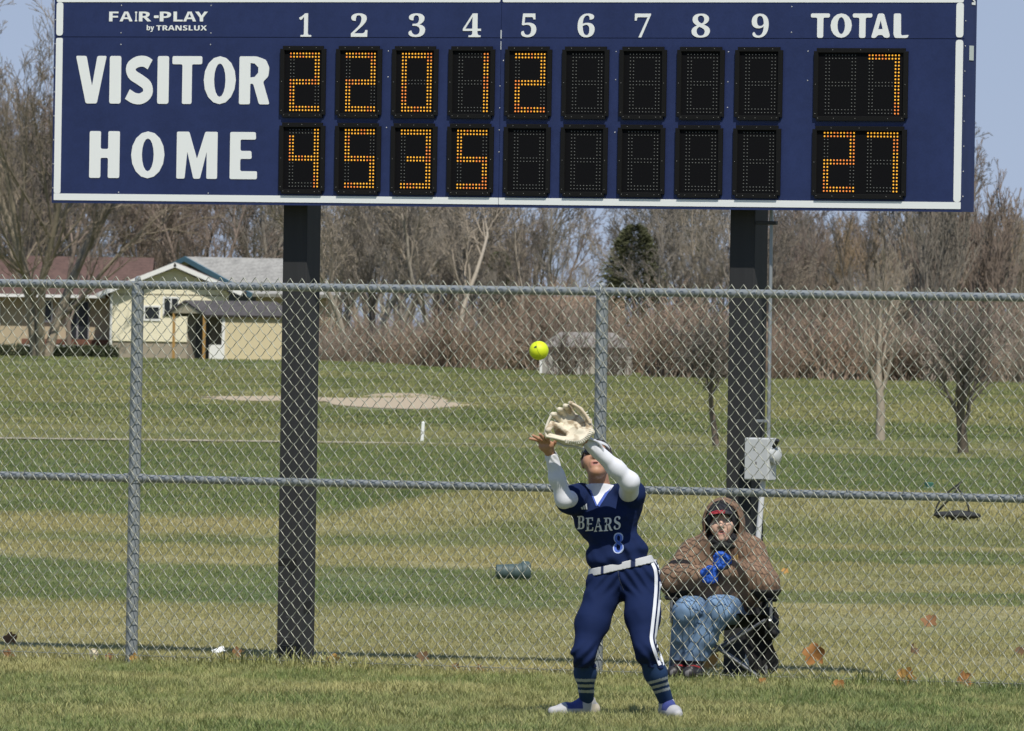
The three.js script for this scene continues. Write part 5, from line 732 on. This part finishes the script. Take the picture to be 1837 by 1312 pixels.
  const coatF = (x, y, z) => { let d = smin(smin(torso(x, y, z), Math.min(armL(x, y, z), armR(x, y, z)), 0.025), collar(x, y, z), 0.05) - 0.012; d += fold(x, y, z); d = smin(d, hoodOut(x, y, z) + 0.35 * fold(x, y, z), 0.03); return Math.max(d, -hoodIn(x, y, z), 0.395 + 0.1 * Math.max(0, z) - y); };
  const coat = mesh('coat', surf(coatF, [-0.4, 0.36, -0.3], [0.4, 1.09, 0.26], 0.0085, coatC), new THREE.MeshStandardMaterial({ vertexColors: true, roughness: 0.95 }), p);
  mesh('zip', tube([[0.008, 0.77, 0.075], [0.012, 0.72, 0.075], [0.01, 0.68, 0.082]], 0.006, 6, 12), M([0.06, 0.045, 0.03], 0.7), coat);
  mesh('patch', rbox(0.028, 0.03, 0.006, 0.085, 0.715, 0.068, 0.002), M([0.3, 0.19, 0.06], 0.8), coat);
  mesh('elbow_trim', surf((x, y, z) => Math.max(Math.min(armL(x, y, z), armR(x, y, z)) - 0.02, y - 0.535 + 0.05 * Math.abs(z - 0.03)), [-0.37, 0.45, -0.1], [0.37, 0.56, 0.16], 0.01), M([0.03, 0.028, 0.025], 0.9), coat);
  // black fleece hood, cap with red peak
  const tr = (g) => moved(g, q, J.head);
  mesh('fleece_hood', tr(surf((x, y, z) => Math.max(Math.min(ell([0, 0.03, -0.015], [0.092, 0.115, 0.115])(x, y, z), ell([0, -0.1, -0.01], [0.095, 0.06, 0.1])(x, y, z)), -ell([0, -0.028, 0.09], [0.066, 0.088, 0.15])(x, y, z)), [-0.12, -0.18, -0.15], [0.12, 0.16, 0.13], 0.006)), M([0.014, 0.014, 0.016], 0.95), p);
  mesh('cap', tr(surf((x, y, z) => Math.max(ell([0, 0.04, 0.0], [0.085, 0.088, 0.115])(x, y, z), 0.045 - y), [-0.1, 0.03, -0.12], [0.1, 0.14, 0.13], 0.006)), M([0.015, 0.015, 0.02], 0.9), p);
  mesh('cap_peak', tr(surf((x, y, z) => Math.max(ell([0, 0.045, 0.095], [0.07, 0.03, 0.035])(x, y, z), -ell([0, 0.03, 0.085], [0.075, 0.034, 0.05])(x, y, z), 0.06 - z), [-0.08, 0.01, 0.05], [0.08, 0.09, 0.165], 0.004, (x, y, z) => (x < 0.03 && y > 0.05 ? [0.3, 0.02, 0.03] : [0.02, 0.02, 0.025]))), new THREE.MeshStandardMaterial({ vertexColors: true, roughness: 0.8 }), p);
  mesh('scarf', tr(surf((x, y, z) => ell([0.0, -0.135, 0.03], [0.075, 0.035, 0.075])(x, y, z) + wrinkle(x, y, z, 0.012, 30), [-0.1, -0.19, -0.06], [0.1, -0.08, 0.13], 0.006)), M([0.02, 0.022, 0.02], 0.95), p);
  // blue gloves with black cuffs
  const blueG = new THREE.MeshStandardMaterial({ color: lin(0.02, 0.105, 0.52), roughness: 0.7 });
  mesh('knit_glove', surf((x, y, z) => hL(x, y, z) - 0.004 + wrinkle(x, y, z, 0.004, 60), [-0.16, 0.53, 0.13], [0.02, 0.72, 0.29], 0.0045), blueG, p);
  mesh('knit_glove', surf((x, y, z) => hR(x, y, z) - 0.004 + wrinkle(x, y, z, 0.004, 60), [-0.09, 0.6, 0.13], [0.1, 0.78, 0.29], 0.0045), blueG, p);
  for (const [a, b] of [[[-0.15, 0.602, 0.15], [-0.11, 0.61, 0.188]], [[0.07, 0.632, 0.165], [0.036, 0.658, 0.192]]]) mesh('cuff', surf(cone(a, b, 0.05, 0.04), [Math.min(a[0], b[0]) - 0.06, 0.53, 0.08], [Math.max(a[0], b[0]) + 0.06, 0.72, 0.25], 0.006), M([0.014, 0.014, 0.015], 0.85), p);
  // jeans
  const denim = (x, y, z) => { const s = noise2(x * 30, y * 30 + z * 8), f = fbm(x * 8, y * 8 + 4), d = 0.72 + 0.5 * f + 0.2 * (s - 0.5); return [0.15 * d, 0.24 * d, 0.37 * d]; };
  mesh('jeans', surf((x, y, z) => Math.max(smin(Math.min(legs(x, y, z), legs2(x, y, z)), ell([0.01, 0.43, -0.1], [0.17, 0.09, 0.13])(x, y, z), 0.04) - 0.006 + wrinkle(x, y, z, 0.015, 12), 0.115 - y), [-0.34, 0.1, -0.28], [0.26, 0.58, 0.42], 0.008, denim), new THREE.MeshStandardMaterial({ vertexColors: true, roughness: 0.9 }), p);
  // boots
  function boot(an, toe) { const f = uni([cone([an[0], 0.13, an[2]], [an[0] + 0.0, 0.05, an[2] - 0.01], 0.05, 0.048), cone([an[0], 0.05, an[2]], [toe[0], 0.048, toe[2]], 0.046, 0.042)], 0.03), b = mesh('boot', surf((x, y, z) => Math.max(f(x, y, z), 0.012 - y, y - 0.16), [Math.min(an[0], toe[0]) - 0.07, 0, an[2] - 0.08], [Math.max(an[0], toe[0]) + 0.07, 0.18, toe[2] + 0.07], 0.006, (x, y, z) => (Math.abs(y - 0.075 - (z - an[2]) * 0.2) < 0.006 && z > an[2] + 0.03 ? [0.34, 0.03, 0.03] : noise2(x * 60, z * 50) > 0.72 ? [0.16, 0.15, 0.15] : [0.02, 0.017, 0.017])), new THREE.MeshStandardMaterial({ vertexColors: true, roughness: 0.5 }), p); const dx = toe[0] - an[0], dz = toe[2] - an[2]; mesh('sole', rbox(0.09, 0.022, Math.hypot(dx, dz) + 0.11, 0, 0, 0, 0.008).rotateY(Math.atan2(dx, dz)).translate(an[0] + dx * 0.5, 0.011, an[2] + dz * 0.5), M([0.05, 0.045, 0.04], 0.9), b); }
  boot([-0.222, 0.13, 0.16], [-0.268, 0.05, 0.3]); boot([-0.146, 0.1, 0.24], [-0.178, 0.05, 0.4]);
}
// folding camp chair
{
  const c = thing('camp_chair', 'black folding camp chair with grey metal legs under the spectator', 'chair', [MAN[0], 0, MAN[2]]);
  const fab = new THREE.MeshStandardMaterial({ color: lin(0.012, 0.012, 0.013), roughness: 0.9 }), met = M([0.2, 0.205, 0.21], 0.4, { metalness: 0.5 }), blackM = M([0.016, 0.016, 0.017], 0.5);
  const FL = [-0.29, 0.0, 0.2], FR = [0.27, 0.0, 0.22], BL = [-0.26, 0, -0.36], BR = [0.27, 0, -0.36];
  const cloth3 = (f, nu, nv) => { const pos = [], idx = []; for (let j = 0; j <= nv; j++) for (let i = 0; i <= nu; i++) pos.push(...f(i / nu, j / nv)); for (let j = 0; j < nv; j++) for (let i = 0; i < nu; i++) { const a = j * (nu + 1) + i; idx.push(a, a + 1, a + nu + 1, a + 1, a + nu + 2, a + nu + 1); } const n0 = pos.length / 3; for (let k = 0; k < n0; k++) pos.push(pos[k * 3] + 0.001, pos[k * 3 + 1] - 0.006, pos[k * 3 + 2] - 0.006); const m = idx.length; for (let k = 0; k < m; k += 3) idx.push(idx[k] + n0, idx[k + 2] + n0, idx[k + 1] + n0); const g = new THREE.BufferGeometry(); g.setAttribute('position', new THREE.Float32BufferAttribute(pos, 3)); g.setIndex(idx); g.computeVertexNormals(); return g; };
  mesh('seat', cloth3((u, v) => [mix(-0.26, 0.27, u), 0.33 + 0.06 * v - 0.06 * Math.sin(u * Math.PI) * Math.sin(Math.min(1, v * 1.2) * Math.PI) + 0.004 * Math.sin(u * 30), mix(-0.3, 0.22, v)], 16, 12), fab, c);
  mesh('backrest', cloth3((u, v) => [mix(-0.27, 0.28, u), 0.36 + 0.3 * v, -0.3 - 0.06 * v - 0.05 * Math.sin(u * Math.PI)], 14, 10), fab, c);
  for (const [a, b] of [[FL, [0.26, 0.36, 0.21]], [FR, [-0.27, 0.36, 0.21]], [BL, [0.27, 0.36, -0.31]], [BR, [-0.27, 0.36, -0.31]], [FL, [-0.265, 0.34, -0.3]], [FR, [0.272, 0.34, -0.3]], [BL, [-0.275, 0.36, 0.2]], [BR, [0.285, 0.36, 0.22]]]) mesh('leg', rod(a, b, 0.0095, 0.0095, 8), met, c);
  for (const f of [FL, FR, BL, BR]) mesh('foot', rbox(0.045, 0.02, 0.06, f[0], 0.01, f[2], 0.008), blackM, c);
  for (const s of [-1, 1]) { const x = s < 0 ? -0.285 : 0.29; mesh('arm_post', rod([x, 0.36, 0.2], [x, 0.465, 0.2], 0.0095, 0.0095, 8), met, c); mesh('back_post', rod([x * 0.96, 0.32, -0.3], [x * 0.97, 0.67, -0.37], 0.0095, 0.0095, 8), met, c); mesh('armrest', rbox(0.07, 0.016, 0.52, x, 0.472, -0.05, 0.006), fab, c); }
  mesh('side_pouch', cloth3((u, v) => [0.15 + 0.17 * u + 0.02 * Math.sin(v * 9), mix(0.43, 0.04 + 0.03 * Math.sin(u * 8), v), 0.12 + 0.05 * Math.sin(u * 5 + v * 3)], 12, 14), fab, c);
  mesh('carry_bag', surf((x, y, z) => ell([0.29, 0.31, 0.1], [0.055, 0.075, 0.07])(x, y, z) + wrinkle(x, y, z, 0.02, 18), [0.2, 0.2, 0], [0.37, 0.42, 0.2], 0.008), fab, c);
}
// ---- things left on the grass ----
{ // plastic bin on its side
  const b = thing('plastic_bin', 'grey green plastic bin lying on its side on the grass behind the fence', 'bin', [0.04, 0, -89.6], 0.06);
  const green = M([0.052, 0.085, 0.085], 0.6), pts = [[0.001, 0], [0.052, 0], [0.057, 0.006], [0.066, 0.185], [0.071, 0.188], [0.071, 0.205], [0.067, 0.207]].map((p) => new THREE.Vector2(...p));
  mesh('body', new THREE.LatheGeometry(pts, 28).rotateZ(-Math.PI / 2).translate(-0.142, 0.068, 0), green, b);
  const lid = [[0.067, 0.202], [0.078, 0.204], [0.08, 0.222], [0.079, 0.262], [0.062, 0.276], [0.001, 0.279]].map((p) => new THREE.Vector2(...p)); mesh('lid', new THREE.LatheGeometry(lid, 28).rotateZ(-Math.PI / 2).translate(-0.142, 0.075, 0), green, b);
  for (let k = 0; k < 3; k++) mesh('rib', new THREE.TorusGeometry(0.06 + 0.003 * k, 0.0022, 5, 28).rotateY(Math.PI / 2).translate(-0.09 + 0.045 * k, 0.068, 0), green, b);
  mesh('handle', tube([[-0.14, 0.03, 0.04], [-0.178, 0.025, 0.03], [-0.182, 0.06, 0.0], [-0.178, 0.1, -0.02], [-0.142, 0.1, -0.03]], 0.003, 6, 20), M([0.05, 0.05, 0.045], 0.6), b);
}
{ // black tote ring with straps
  const t = thing('strap_hanger', 'black padded ring with straps meeting at the top, lying on the grass', 'seat', [4.62, mound(4.62, -116), -116]);
  const k = M([0.022, 0.023, 0.022], 0.85);
  mesh('pad', surf((x, y, z) => ell([0, 0.05, 0], [0.245, 0.048, 0.19])(x, y, z) + wrinkle(x, y, z, 0.02, 16), [-0.28, -0.02, -0.22], [0.28, 0.12, 0.22], 0.012), k, t);
  for (const pp of [[[-0.23, 0.05, 0.05], [-0.2, 0.16, 0.04], [-0.1, 0.28, 0.02], [0.05, 0.4, 0]], [[-0.22, 0.06, -0.05], [-0.12, 0.17, -0.03], [-0.02, 0.28, 0], [0.02, 0.36, 0]], [[0.13, 0.07, 0.06], [0.1, 0.19, 0.05], [0.05, 0.28, 0.02], [-0.02, 0.34, 0]]]) mesh('strap', tube(pp, 0.011, 6, 20), k, t);
}
{ const g = thing('tee_marker', 'small green plastic marker box in the grass above the seat ring', 'marker', [5.42, mound(5.42, -145.2), -145.2], 0.5); mesh('box', rbox(0.1, 0.085, 0.09, 0, 0.0425, 0, 0.015), M([0.03, 0.11, 0.075], 0.6), g); mesh('base', rbox(0.12, 0.02, 0.1, 0, 0.01, 0, 0.005), M([0.3, 0.36, 0.3], 0.7), g); }
{ const s = thing('white_stake', 'white boundary stake on the golf course', 'stake', [-1.53, mound(-1.53, -193.4), -193.4]); mesh('post', rbox(0.055, 0.34, 0.055, 0, 0.16, 0, 0.008).rotateZ(-0.05), M([0.75, 0.76, 0.74], 0.6), s); mesh('cap', new THREE.ConeGeometry(0.04, 0.03, 4).rotateY(0.785).rotateZ(-0.05).translate(0.017, 0.343, 0), M([0.75, 0.76, 0.74], 0.6), s); }
{ // dry leaves
  function leafGeo(seed) { // lobed, curled blade with thickness
    const r = rng(seed), A = 30, R = 5, pos = [], idx = [], out = []; for (let i = 0; i < A; i++) { const a = i / A * 6.283, lobes = 0.62 + 0.3 * Math.abs(Math.cos(a * 2.5)) + 0.12 * r(); out.push(lobes * (Math.abs(a - 4.71) < 0.3 ? 0.4 : 1)); }
    const curl = 0.5 + 0.7 * r(), tw = (r() - 0.5) * 1.5;
    for (const side of [0, 1]) for (let j = 0; j <= R; j++) for (let i = 0; i < A; i++) { const a = i / A * 6.283, k = j / R * out[i], x = Math.cos(a) * k, y = Math.sin(a) * k; pos.push(x, y, curl * x * x * 0.5 + 0.25 * Math.sin(y * 2.4 + x * tw) + 0.06 * Math.abs(Math.sin(a * 2.5)) * k - side * 0.02); }
    const n = (R + 1) * A; for (const side of [0, 1]) for (let j = 0; j < R; j++) for (let i = 0; i < A; i++) { const o = side * n, a = o + j * A + i, b = o + j * A + (i + 1) % A; if (side) idx.push(a, a + A, b, b, a + A, b + A); else idx.push(a, b, a + A, b, b + A, a + A); }
    const g = new THREE.BufferGeometry(); g.setAttribute('position', new THREE.Float32BufferAttribute(pos, 3)); g.setIndex(idx); g.computeVertexNormals(); return g;
  }
  const G = [1, 2, 3, 4].map(leafGeo), mats = [M([0.3, 0.14, 0.04], 0.85), M([0.2, 0.1, 0.04], 0.85), M([0.38, 0.21, 0.055], 0.85), M([0.11, 0.065, 0.03], 0.9)];
  const stemM = M([0.25, 0.15, 0.06], 0.9);
  // x, z, size, lift, tilt, turn, shade, label
  [[1.86, -68.0, 0.062, 0.07, 0.25, 0.3, 0, 'large orange brown dry leaf standing in the grass right of the camp chair'], [2.29, -64.5, 0.055, 0.045, 0.3, 1.2, 2, 'crumpled yellow brown leaf caught at the foot of the fence, wide dark fold'], [2.62, -64.2, 0.055, 0.045, 0.35, 2.1, 0, 'crumpled orange leaf with a raised tip caught at the foot of the fence'], [2.91, -77.5, 0.05, 0.035, 0.9, 0.5, 1, 'small brown leaf with a dark end farther out on the grass'], [2.56, -70.8, 0.036, 0.035, 0.4, 2.6, 3, 'small dark curled leaf behind the two crumpled leaves'], [1.87, -63.3, 0.035, 0.03, 0.5, 0.9, 0, 'small orange leaf on the grass in front of the fence'], [-1.02, -66.2, 0.04, 0.04, 0.2, 0.2, 2, 'pale orange leaf upright at the fence right of the dark column'], [-0.51, -67.6, 0.034, 0.03, 0.8, 0.8, 3, 'dark brown folded leaf behind the fence between column and player'], [-0.3, -66.0, 0.024, 0.02, 0.4, 1.3, 0, 'tiny orange leaf at the fence foot left of the player'], [-0.16, -65.9, 0.024, 0.02, 0.6, 2.3, 0, 'tiny orange leaf at the fence foot nearest the player'], [-3.1, -70, 0.04, 0.03, 0.5, 0.4, 1, 'brown leaf clump in the grass left of the fence post'], [-2.2, -66.35, 0.034, 0.025, 0.5, 1.8, 2, 'pale leaf at the base of the fence post'], [-2.37, -66.75, 0.03, 0.02, 1.0, 0.6, 1, 'flat brown leaf left of the fence post base'], [-1.63, -67.9, 0.036, 0.028, 0.6, 2.0, 1, 'brown leaf beside the scrap of white paper'], [1.46, -64.1, 0.026, 0.02, 0.6, 1.1, 0, 'small orange leaf at the fence foot below the spectator'], [1.2, -66.9, 0.06, 0.05, 0.7, 0.1, 2, 'dry tan leaves under the camp chair'], [3.24, -70.9, 0.036, 0.02, 0.9, 0.9, 3, 'dark leaf in the grass right of the crumpled leaves'], [2.3, -93.5, 0.03, 0.02, 0.9, 0.9, 2, 'small pale leaf on the tan grass behind the spectator'], [-2.98, -67.0, 0.034, 0.02, 0.7, 1.4, 1, 'brown leaf at the fence foot below the leaf clump']].forEach(([x, z, s, y, tilt, turn, m, label], i) => {
    const l = thing('dry_leaf', label, 'leaf', [x, y, z], turn, 'dry leaves along the fence'); l.rotation.set(-tilt, turn * 0.4 - 0.4, turn); l.scale.setScalar(s * 1.2);
    mesh('blade', G[i % 4], mats[m], l); mesh('stem', tube([[0, -0.2, 0], [0.05, -0.7, 0.02], [0.2, -1.1, 0.1]], 0.03, 5, 8), stemM, l);
  });
}
{ const w = thing('paper_scrap', 'scrap of white paper on the grass behind the fence', 'litter', [-1.77, 0.02, -68.7], 0.3); const g = new THREE.PlaneGeometry(0.075, 0.05, 10, 6), p = g.attributes.position; for (let i = 0; i < p.count; i++) p.setZ(i, 0.012 * Math.sin(p.getX(i) * 40) + 0.01 * Math.sin(p.getY(i) * 70)); g.rotateX(-1.4); g.computeVertexNormals(); const g2 = g.clone().translate(0, -0.002, -0.001); mesh('sheet', [g, g2], M([0.7, 0.72, 0.72], 0.8), w); }
{ const w = thing('pale_stone', 'small pale stone at the foot of the fence left of the post', 'stone', [-2.46, 0, -66.7]); mesh('stone_body', surf((x, y, z) => ell([0, 0.03, 0], [0.032, 0.042, 0.03])(x, y, z) + wrinkle(x, y, z, 0.016, 30), [-0.05, -0.02, -0.05], [0.05, 0.09, 0.05], 0.005), M([0.55, 0.48, 0.34], 0.9), w); }
renderer.render(scene, camera);
